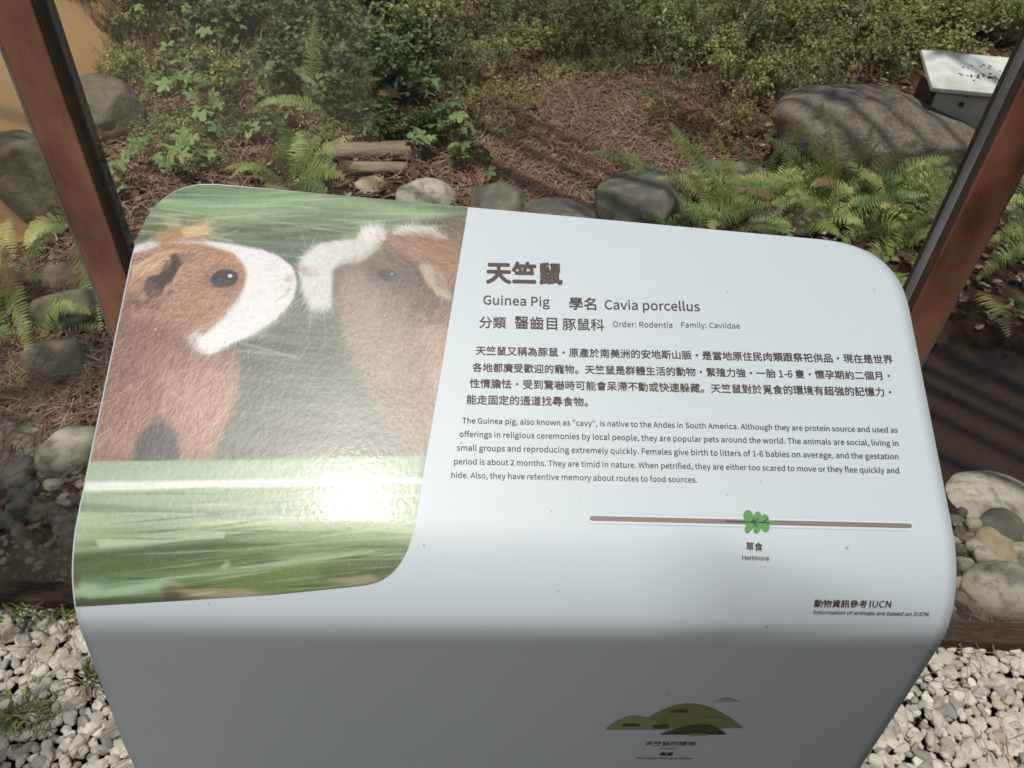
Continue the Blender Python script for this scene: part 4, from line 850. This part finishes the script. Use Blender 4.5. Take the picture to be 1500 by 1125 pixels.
# left animal
body = [(95, 690), (170, 480), (190, 395), (240, 420), (280, 480), (300, 520), (345, 508), (352, 545), (340, 600), (322, 640), (311, 672), (266, 673), (262, 640), (245, 612), (224, 618), (200, 645), (190, 676), (95, 690)]
B = poly(body); over(B, sr(158, 112, 92), 1, 2.5)
over(poly([(140, 560), (180, 500), (200, 560), (170, 676), (130, 676)]), sr(132, 90, 74), .7, 9); over(poly([(250, 540), (300, 525), (345, 520), (345, 560), (320, 620), (270, 600)]), sr(196, 150, 126), .8, 11)
over(poly([(190, 450), (250, 440), (290, 470), (270, 510), (200, 500)]), sr(132, 82, 66), .7, 10); over(poly([(150, 640), (190, 600), (190, 676), (140, 676)]), sr(178, 130, 106), .7, 8); over(poly([(170, 470), (195, 455), (215, 600), (180, 620)]), sr(118, 74, 62), .55, 10)
over(poly([(200, 645), (224, 616), (245, 612), (262, 640), (268, 672), (196, 676)]), sr(62, 62, 64), 1, 3)
over(poly([(345, 508), (352, 545), (345, 560), (352, 600), (330, 640), (400, 650), (420, 560)]), sr(72, 82, 80), .25, 10)
strokes(B, 15000, lambda x, y: 238 + (x - 240) * .10, 15, .5, .30, seed=12); strokes(B, 5000, lambda x, y: 235 + (x - 240) * .10, 18, .4, .2, seed=13, lift=.05)
HB = poly([(188, 420), (200, 362), (240, 350), (300, 352), (345, 372), (362, 395), (358, 425), (325, 470), (280, 500), (240, 470), (195, 460)])
over(HB, sr(188, 144, 114), 1, 2); over(poly([(210, 460), (280, 440), (310, 470), (270, 500), (200, 480)]), sr(150, 98, 74), .7, 8); over(poly([(290, 365), (345, 372), (360, 400), (330, 390), (300, 388)]), sr(206, 160, 122), .7, 5)
strokes(HB, 7000, lambda x, y: np.where(y > 430, 225, 195 - (y - 390) * .6), 12, .55, .24, seed=14)
WB = poly([(192, 372), (198, 362), (222, 354), (236, 356), (262, 353), (292, 353), (330, 356), (372, 364), (410, 378), (428, 392), (434, 412), (430, 436), (408, 462), (372, 486), (340, 500), (312, 516), (288, 508), (278, 492), (300, 478), (328, 458), (346, 438), (357, 418), (362, 402), (354, 384), (336, 370), (312, 363), (286, 358), (250, 357), (236, 359), (214, 366)])
W_mask = WB.copy(); over(WB, sr(224, 228, 230), 1, 1.8)
strokes(WB, 5000, lambda x, y: np.where(y > 440, 222, 178), 11, .45, .045, seed=15, col=sr(228, 232, 235), spread=14); strokes(WB * (gy_ > 470), 900, 232, 17, .6, .05, seed=16, col=sr(232, 236, 238))
over(poly([(372, 486), (420, 450), (432, 425), (425, 455), (395, 482), (350, 502)]), sr(186, 188, 190), .6, 5)
over(ell(420, 420, 12, 8, 60), sr(216, 200, 196), .6, 4)
strokes(ell(410, 418, 14, 9), 60, 200, 4, .35, .1, seed=17, col=sr(150, 120, 110), spread=40)
T = poly([(214, 354), (232, 343), (262, 338), (292, 334), (300, 344), (296, 353), (250, 354)]); over(T, sr(180, 128, 96), .85, 2.5); strokes(T, 1500, 40, 15, .5, .16, seed=18, spread=22)
strokes(poly([(262, 336), (300, 332), (300, 346), (270, 348)]), 260, 22, 30, .6, .1, seed=19, col=sr(214, 186, 146), spread=16); over(poly([(232, 320), (262, 318), (268, 330), (250, 336)]), sr(206, 190, 150), .6, 3)
E_mask = 0; E = poly([(190, 440), (187, 412), (200, 388), (228, 370), (258, 362), (276, 366), (272, 392), (250, 424), (226, 442), (204, 447)]); over(E, sr(204, 158, 122), 1, 1.6); over(poly([(205, 420), (225, 400), (240, 415), (225, 440), (208, 444)]), sr(214, 176, 148), .6, 5)
over(poly([(188, 430), (210, 440), (240, 436), (228, 450), (196, 452), (186, 448)]), sr(70, 46, 44), .8, 3)
over(poly([(248, 374), (270, 367), (275, 378), (262, 392), (253, 412), (241, 420), (238, 432), (220, 438), (210, 422), (216, 406), (232, 402), (246, 395), (252, 384)]), sr(58, 42, 46), 1, 1.2); over(poly([(256, 366), (276, 364), (274, 384), (266, 384)]), sr(222, 186, 142), .6, 2)
E_mask = E; strokes(E, 1500, lambda x, y: 215 + (x - 230) * .3, 11, .4, .12, seed=20)
strokes(poly([(190, 395), (205, 388), (205, 400), (195, 415)]), 150, 60, 14, .5, .1, seed=21, col=sr(220, 180, 140))
over(ell(329, 409, 25, 17, -8), sr(120, 84, 62), .8, 3.5); over(ell(329, 408, 20, 13, -8), sr(44, 40, 42), 1, 1.0); over(ell(326, 412, 13, 6, -8), sr(74, 78, 84), .8, 2.5); over(ell(337, 404, 4, 3), sr(226, 234, 240), 1, .8); over(ell(322, 403, 7, 2, -20), sr(120, 126, 130), .5, 1.2)
for (a, b, c, d) in ((430, 420, 500, 470), (420, 450, 470, 540), (400, 470, 440, 520), (432, 400, 470, 330), (445, 395, 400, 340), (452, 380, 430, 320), (420, 440, 480, 500), (360, 498, 362, 540), (455, 430, 450, 500), (470, 440, 476, 520), (445, 380, 392, 372)):
    over(poly([(a, b), ((a + c) / 2 + 3, (b + d) / 2 - 3), (c, d), ((a + c) / 2 + 4.2, (b + d) / 2 - 2)]), sr(205, 210, 208), .6, .5)
over(poly([(187, 436), (204, 449), (226, 446), (242, 434), (252, 420), (262, 400), (266, 402), (254, 428), (240, 446), (222, 454), (196, 456), (186, 452)]), sr(84, 52, 44), .85, 1.8)
over(poly([(188, 412), (200, 389), (228, 371), (256, 364), (256, 367), (230, 375), (204, 392), (192, 414)]), sr(232, 204, 172), .7, .9)
over(poly([(194, 412), (206, 394), (232, 378), (246, 378), (240, 392), (214, 402), (204, 420)]), sr(186, 136, 104), .7, 3); strokes(poly([(196, 412), (206, 394), (240, 378), (244, 390), (214, 402)]), 260, 35, 14, .6, .15, seed=101, col=sr(232, 202, 168), spread=14)
strokes(poly([(244, 380), (262, 380), (258, 400), (244, 416), (232, 420)]), 260, 215, 12, .5, .2, seed=102, col=sr(46, 32, 36), spread=20); strokes(poly([(262, 396), (268, 396), (256, 424), (248, 426)]), 200, 40, 12, .5, .15, seed=103, col=sr(226, 180, 140), spread=20)
over(poly([(160, 480), (190, 458), (250, 470), (270, 500), (240, 540), (190, 560), (165, 540)]), sr(120, 74, 60), .55, 10); over(poly([(200, 520), (260, 500), (290, 520), (270, 560), (220, 580)]), sr(188, 136, 110), .5, 9)
over(poly([(358, 400), (362, 398), (352, 440), (330, 466), (286, 500), (282, 494), (326, 460), (346, 436)]), sr(128, 80, 56), .5, 2.5)
# layered hairs: dark roots and pale tips
bd = lambda x, y: 236 + (x - 240) * .12 + 14 * np.sin(x * .05 + y * .03)
strokes(B, 5200, bd, 13, .40, .2, seed=60, col=sr(96, 58, 46), spread=14); strokes(B, 5200, bd, 14, .38, .12, seed=61, col=sr(214, 172, 150), spread=14)
strokes(B * (gy_ > 540) * (gx > 240), 2600, bd, 14, .4, .1, seed=62, col=sr(224, 188, 168), spread=12)
hd = lambda x, y: np.where(y > 430, 226, 196 - (y - 390) * .6) + 10 * np.sin(x * .08)
strokes(HB * (1 - W_mask) * (1 - E_mask), 2600, hd, 10, .42, .2, seed=63, col=sr(120, 76, 54), spread=14); strokes(HB * (1 - W_mask) * (1 - E_mask), 3000, hd, 10, .42, .1, seed=64, col=sr(228, 190, 158), spread=14)
strokes(blur(W_mask, 2) * (blur(W_mask, 2) < .85) * 2 * ((gx > 385) | (gy_ > 450)), 1700, lambda x, y: np.where(y > 440, 232, 172), 12, .55, .05, seed=65, col=sr(226, 228, 230), spread=22)
over(W_mask, sr(236, 241, 245), .55, 3); strokes(W_mask, 350, lambda x, y: np.where(y > 440, 224, 176), 12, .3, .08, seed=66, col=sr(176, 182, 188), spread=14)
for (q_, a_) in ((poly([(500, 395), (560, 400), (600, 440), (600, 560), (540, 560), (505, 480)]), 255), (poly([(570, 350), (684, 372), (684, 440), (610, 380)]), 150), (poly([(600, 450), (690, 440), (690, 680), (610, 600)]), 240)):
    strokes(q_, 1500, a_, 16, .42, .2, seed=67 + a_, col=sr(98, 80, 68), spread=18); strokes(q_, 1900, a_, 18, .42, .1, seed=68 + a_, col=sr(206, 186, 168), spread=18)
strokes(poly([(618, 480), (660, 470), (672, 560), (640, 580)]), 700, lambda x, y: 200 + (y - 470) * .7, 34, .5, .1, seed=91, col=sr(222, 190, 172), spread=16)
over(ell(333, 396, 28, 5, -12), sr(214, 176, 142), .5, 2); over(ell(327, 421, 24, 4, -8), sr(206, 164, 128), .5, 2); strokes(ell(329, 408, 29, 20, -8) * (1 - ell(329, 408, 20, 13, -8)), 500, 190, 8, .45, .15, seed=92, col=sr(150, 104, 78), spread=30)
over(ell(329, 408, 19.5, 12.5, -8), sr(40, 36, 40), 1, .9); over(ell(325, 413, 12, 5, -8), sr(78, 84, 92), .7, 2.0); over(ell(337, 404, 3.6, 2.6), sr(230, 238, 244), 1, .7); over(ell(321, 402, 6, 1.6, -24), sr(136, 142, 148), .6, .9)
strokes(poly([(236, 356), (300, 358), (345, 372), (362, 396), (352, 396), (336, 380), (290, 366), (240, 366)]), 900, 168, 10, .6, .15, seed=120, col=sr(196, 142, 104), spread=18)
strokes(poly([(352, 396), (362, 398), (358, 420), (330, 462), (300, 488), (292, 484), (344, 430)]), 700, 225, 12, .55, .15, seed=121, col=sr(188, 134, 104), spread=16)
over(poly([(421, 400), (430, 404), (431, 412), (424, 414), (418, 408)]), sr(206, 178, 172), .7, 1.8); over(poly([(418, 408), (424, 410), (423, 413), (417, 411)]), sr(150, 120, 116), .6, 1)
over(poly([(424, 418), (427, 424), (418, 434), (404, 442), (403, 440), (416, 431)]), sr(178, 172, 172), .6, 1.3)
over(poly([(440, 392), (448, 388), (452, 396), (446, 402), (440, 400)]), sr(176, 150, 148), .6, 2.2)
for q in range(60):
    r = random.Random(q + 7000); x0 = r.choice((r.gauss(416, 7), r.gauss(458, 8))); y0 = r.gauss(420, 8); sg = 1 if x0 < 440 else -1; an = r.gauss(-1.0 if sg > 0 else -2.0, .7); l = r.uniform(30, 80); x1, y1 = x0 + math.cos(an) * l * .8, y0 - math.sin(an) * l
    over(poly([(x0, y0), ((x0 + x1) / 2 + 3, (y0 + y1) / 2 - 2), (x1, y1), ((x0 + x1) / 2 + 3.8, (y0 + y1) / 2 - 1.2)]), sr(206, 210, 210), .42, .35)
over(poly([(570, 346), (610, 342), (650, 352), (684, 376), (684, 440), (664, 436), (650, 404), (622, 384), (584, 372)]), sr(182, 128, 92), .7, 4)
over(poly([(498, 400), (530, 396), (560, 420), (600, 452), (596, 520), (550, 540), (512, 490)]), sr(184, 164, 148), .6, 9)
over(poly([(536, 384), (560, 374), (596, 382), (610, 404), (640, 440), (606, 444), (560, 426), (536, 408)]), sr(96, 88, 82), .55, 7)
rb = lambda x, y: np.where(y < 400, 150 + (x - 560) * .1, 236 + (x - 600) * .2)
strokes(P2 * (gx > 560) * (gy_ < 440), 700, rb, 28, .45, .12, seed=130, col=sr(206, 156, 118), spread=10); strokes(P2 * (gx > 560) * (gy_ < 470), 600, rb, 26, .45, .2, seed=131, col=sr(78, 58, 48), spread=12)
strokes(P2 * (gx > 500) * (gy_ > 430), 900, rb, 32, .4, .12, seed=132, col=sr(214, 190, 170), spread=12); strokes(P2 * (gx > 500) * (gy_ > 430), 700, rb, 30, .4, .2, seed=133, col=sr(104, 82, 70), spread=12)
over(poly([(612, 388), (626, 386), (648, 405), (663, 438), (650, 436), (628, 418)]), sr(206, 190, 158), .85, 1.8); over(poly([(628, 398), (642, 402), (656, 430), (644, 424)]), sr(120, 102, 86), .8, 2.4); strokes(poly([(612, 388), (628, 386), (660, 436), (640, 430)]), 160, 300, 16, .55, .1, seed=134, col=sr(226, 212, 182), spread=16)
over(ell(568, 403, 15, 8.5, 8), sr(50, 52, 56), .85, 1.6); over(ell(574, 401, 3, 2), sr(196, 206, 212), .8, .8)
lb = lambda x, y: 226 + (x - 240) * .12 + 10 * np.sin(x * .04 + y * .03)
strokes(B, 1500, lb, 30, .42, .12, seed=135, col=sr(206, 158, 132), spread=8); strokes(B, 1300, lb, 30, .42, .2, seed=136, col=sr(88, 54, 44), spread=8); strokes(B * (gy_ > 560), 500, 248, 26, .5, .1, seed=137, col=sr(226, 190, 168), spread=10)
strokes(HB * (1 - W_mask) * (1 - E_mask) * (gy_ > 420), 420, 216, 26, .45, .12, seed=138, col=sr(222, 176, 142), spread=9); strokes(HB * (1 - W_mask) * (1 - E_mask), 500, 200, 18, .4, .2, seed=139, col=sr(104, 66, 48), spread=12)
over(poly([(206, 640), (226, 614), (246, 614), (260, 640), (264, 670), (200, 670)]), sr(66, 66, 68), .6, 6)
over(poly([(268, 660), (310, 660), (312, 674), (266, 675)]), sr(150, 112, 96), .6, 3); over(poly([(134, 664), (190, 662), (192, 678), (132, 680)]), sr(140, 98, 82), .6, 3)
over(ell(329, 408, 19.5, 12.5, -8), sr(34, 31, 35), .9, .9); over(ell(325, 413, 12, 5, -8), sr(74, 80, 90), .6, 2.0); over(ell(337, 404, 3.6, 2.6), sr(236, 242, 248), 1, .6)
gr = IM.mean(-1, keepdims=True); am = np.clip(blur(np.maximum(np.maximum(B, HB), P2), 2), 0, 1)[..., None]; IM[:] = IM * (1 - .10 * am) + gr * .10 * am
IM[:] = IM * (1 - .10 * am)
glarem = np.clip(np.exp(-(((gx - 560) / 75) ** 2 + ((gy_ - 520) / 150) ** 2)) + .5 * np.exp(-(((gx - 590) / 60) ** 2 + ((gy_ - 400) / 60) ** 2)), 0, 1)[..., None] * .30  # film glare over the right animal, painted into the print colours
IM[:] = IM * (1 - glarem) + sr(150, 152, 148) * glarem
for q in range(70):
    r = random.Random(q + 3000); x = r.uniform(100, 600); y = r.choice((r.uniform(272, 340), r.uniform(350, 660))) ; l = r.uniform(60, 200); sl_ = r.uniform(-.10, .16); wv = r.uniform(.6, 2.2)
    m_ = poly([(x, y), (x + l * .5, y + sl_ * l * .5 - wv), (x + l, y + sl_ * l), (x + l * .5, y + sl_ * l * .5 + wv)]) * (1 - blur(B, 1)) * (1 - P2) * (1 - W_mask) * (1 - HB) * (1 - W2)
    over(m_, sr(176, 204, 168) if (y < 345) else sr(130, 142, 134), .5 if y < 345 else .35, .8)
# lower grass and a painted reflection line
G = (gy_ > 676 - .012 * (gx - 130)).astype(float); gcol = sr(128, 156, 118)[None, None] * np.ones(gx.shape + (1,)); gcol = gcol + (vnoise(110, 4, 31, -3) * .05 + vnoise(60, 9, 32, -5) * .05)[..., None] * np.array([1, .95, .9]); over(G, gcol, 1, .8)
over(poly([(95, 680), (620, 668), (610, 704), (95, 712)]), sr(150, 178, 156), .85, 2.5); over(poly([(95, 706), (620, 700), (620, 708), (95, 720)]), sr(232, 240, 240), .85, 1.8); over(poly([(95, 722), (615, 716), (610, 742), (95, 744)]), sr(142, 170, 146), .6, 3)  # the near-white band is a film reflection painted in as a blade
for (pts, c, a, s) in (([(110, 736), (330, 752), (330, 760), (110, 748)], (96, 118, 86), .8, 2.5), ([(330, 748), (480, 756), (470, 764), (330, 760)], (110, 120, 108), .5, 2), ([(118, 762), (300, 752), (300, 762), (118, 776)], (160, 188, 156), .7, 2.5), ([(140, 790), (330, 778), (330, 790), (145, 803)], (186, 212, 186), .8, 2), ([(95, 812), (320, 792), (440, 798), (320, 806), (95, 828)], (74, 92, 58), .85, 3),
                       ([(95, 835), (250, 812), (420, 806), (400, 818), (95, 850)], (86, 110, 66), .75, 3.5), ([(120, 870), (330, 832), (560, 802), (540, 812), (330, 846), (130, 880)], (168, 200, 164), .8, 1.8), ([(300, 870), (330, 820), (338, 822), (318, 876)], (168, 198, 160), .8, 1.5), ([(95, 850), (150, 858), (140, 872), (95, 870)], (166, 200, 170), .7, 2.5),
                       ([(240, 846), (480, 826), (560, 838), (520, 858), (300, 872)], (100, 124, 74), .8, 4), ([(470, 830), (620, 802), (590, 850), (470, 846)], (92, 108, 76), .8, 4), ([(240, 858), (400, 872), (560, 850), (560, 880), (240, 890)], (88, 66, 52), .8, 4), ([(240, 860), (360, 862), (400, 876), (300, 880)], (186, 176, 148), .7, 3), ([(95, 878), (260, 874), (300, 892), (95, 900)], (58, 70, 44), .8, 3),
                       ([(380, 806), (560, 790), (600, 800), (400, 818)], (120, 146, 106), .6, 4), ([(470, 850), (540, 842), (560, 850), (520, 858)], (180, 170, 146), .7, 2), ([(350, 752), (360, 778), (356, 784), (346, 756)], (150, 176, 150), .7, 1.2), ([(95, 840), (118, 838), (116, 862), (95, 862)], (100, 76, 50), .6, 3)):
    over(poly(pts), sr(*c), a, s)
for q in range(110):
    r = random.Random(q + 5000); x = r.uniform(95, 560); y = r.uniform(722, 880); l = r.uniform(70, 260); sl_ = r.uniform(-.16, .03); wv = r.uniform(.6, 2.6)
    over(poly([(x, y), (x + l * .5, y + sl_ * l * .5 - wv), (x + l, y + sl_ * l), (x + l * .5, y + sl_ * l * .5 + wv)]), sr(*r.choice(((186, 212, 182), (150, 182, 140), (84, 106, 64), (64, 82, 48), (120, 146, 100)))), .5, .7)
IM += (vnoise(1.0, .7, 40) * .012)[..., None]
for q in range(1500):   # scuffs in the film
    r = random.Random(q + 900); x = r.gauss(400, 120); y = r.gauss(590, 75); l = r.uniform(4, 26); a = r.gauss(1.05 - (x - 300) * .002, .3); xx, yy = (x - X0) * K, (y - Y0) * K
    for k in range(int(l * K)):
        ix, iy = int(xx + math.cos(a) * k), int(yy - math.sin(a) * k)
        if 0 <= ix < PWd and 0 <= iy < PHt: IM[iy, ix] = IM[iy, ix] * .76 + .24 * .88
IM = np.clip(IM * .965 + .035 * sr(200, 206, 208), 0, 1)
ppoly = arc_pts(TL1, (uL, h(206, 262)[1]), TL2)
ppoly = [(max(u, uL + .0012), s + .0010) for u, s in ppoly] + [(a, b) for a, b in (h(500, 286.5), h(685.5, 304))] + [h(648, 530), h(616, 715)] + arc_pts(h(611, 745), h(601, 852), h(528, 858), 14) + [h(400, 871), h(112, 888.5)]
ppoly[-1] = (uL + .0012, ppoly[-1][1])
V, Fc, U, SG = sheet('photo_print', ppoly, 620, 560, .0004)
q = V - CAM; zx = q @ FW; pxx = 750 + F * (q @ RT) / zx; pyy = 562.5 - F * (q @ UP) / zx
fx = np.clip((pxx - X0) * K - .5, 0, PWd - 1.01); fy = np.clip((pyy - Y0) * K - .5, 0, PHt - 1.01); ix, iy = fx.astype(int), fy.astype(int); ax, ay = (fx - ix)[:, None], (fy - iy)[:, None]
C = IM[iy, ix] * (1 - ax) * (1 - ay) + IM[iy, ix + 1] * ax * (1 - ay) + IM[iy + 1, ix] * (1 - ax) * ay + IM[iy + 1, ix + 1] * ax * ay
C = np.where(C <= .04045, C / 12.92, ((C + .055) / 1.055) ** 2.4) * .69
pm = bpy.data.materials.new('glossy_photo_film'); pm.use_nodes = True; N = pm.node_tree.nodes; L = pm.node_tree.links; b = N['Principled BSDF']
at = N.new('ShaderNodeAttribute'); at.attribute_name = 'Col'; L.new(at.outputs['Color'], b.inputs['Base Color']); b.inputs['Roughness'].default_value = .36; b.inputs['Specular IOR Level'].default_value = .38; b.inputs['Coat Weight'].default_value = .045; b.inputs['Coat Roughness'].default_value = .12
tc = N.new('ShaderNodeTexCoord'); ns = N.new('ShaderNodeTexNoise'); ns.inputs['Scale'].default_value = 260; ns.inputs['Detail'].default_value = 2; L.new(tc.outputs['Object'], ns.inputs[0])
bp = N.new('ShaderNodeBump'); bp.inputs['Strength'].default_value = .12; bp.inputs['Distance'].default_value = .0008; L.new(ns.outputs[0], bp.inputs['Height']); L.new(bp.outputs[0], b.inputs['Coat Normal']); L.new(bp.outputs[0], b.inputs['Normal'])
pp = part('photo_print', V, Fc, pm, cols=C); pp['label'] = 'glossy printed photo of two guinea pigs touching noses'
# ---- unseen awning inferred from the skirt's shade, canvas and depth shaped to fill it
def build_awning():
    e = surf(0.03, hit(750, 925)[1]); zt = 2.4; k = (zt - e[2]) / SUN.z; ye = e[1] + SUN.y * k + (.6 - e[0] - SUN.x * k) * EU[1] / EU[0]
    t = empty('unseen_awning', (0.6, ye - .45, 0)); m = pmat('roof_timber', (.085, .055, .04), (.13, .085, .06), 14, .8, .4, stretch=(5, .6, 5))
    cv = pmat('fill_canvas', (.95, .86, .81), (.92, .82, .77), 30, .9, .2, 300, .2, trans=.95)  # translucent cloth added so the awning glows onto the shaded skirt
    V, Fc = [], []
    for a in range(40):
        for b in range(14):
            x = -1.42 + 5.2 * a / 39; y = -2.5 + 2.95 * b / 13; V.append((x, y, zt - (.02 * (.5 - .5 * math.cos(2 * math.pi * b / 13)))))
    Fc = [(a * 14 + b, a * 14 + b + 1, (a + 1) * 14 + b + 1, (a + 1) * 14 + b) for a in range(39) for b in range(13)]
    o = obj('canopy', mesh('canopy', V, Fc), t, mat=cv); sd = o.modifiers.new('thickness', 'SOLIDIFY'); sd.thickness = .001
    for y in (-2.48, .41): obj('beam', box_me('beam', 1.16, y, zt - .03, 5.2, .04, .04, .004), t, mat=m)
    for x in (-1.2, 3.5): obj('post', box_me('post', x, -2.48, zt / 2 - .045, .09, .09, zt - .09, .004), t, mat=m)
    for i in range(11): obj('shade_board', box_me('shade_board', -.10 + i * .25, .12, zt / 2 - .05, .246, .02, zt - .1, .002), t, mat=m)  # unseen dark boards added to darken the skirt's right side
    t.rotation_euler.z = math.atan2(EU[1], EU[0]); tag(t, 'unseen pale canvas awning on timber posts behind the viewer, inferred from shade, shaped for fill light', 'awning')
build_awning()
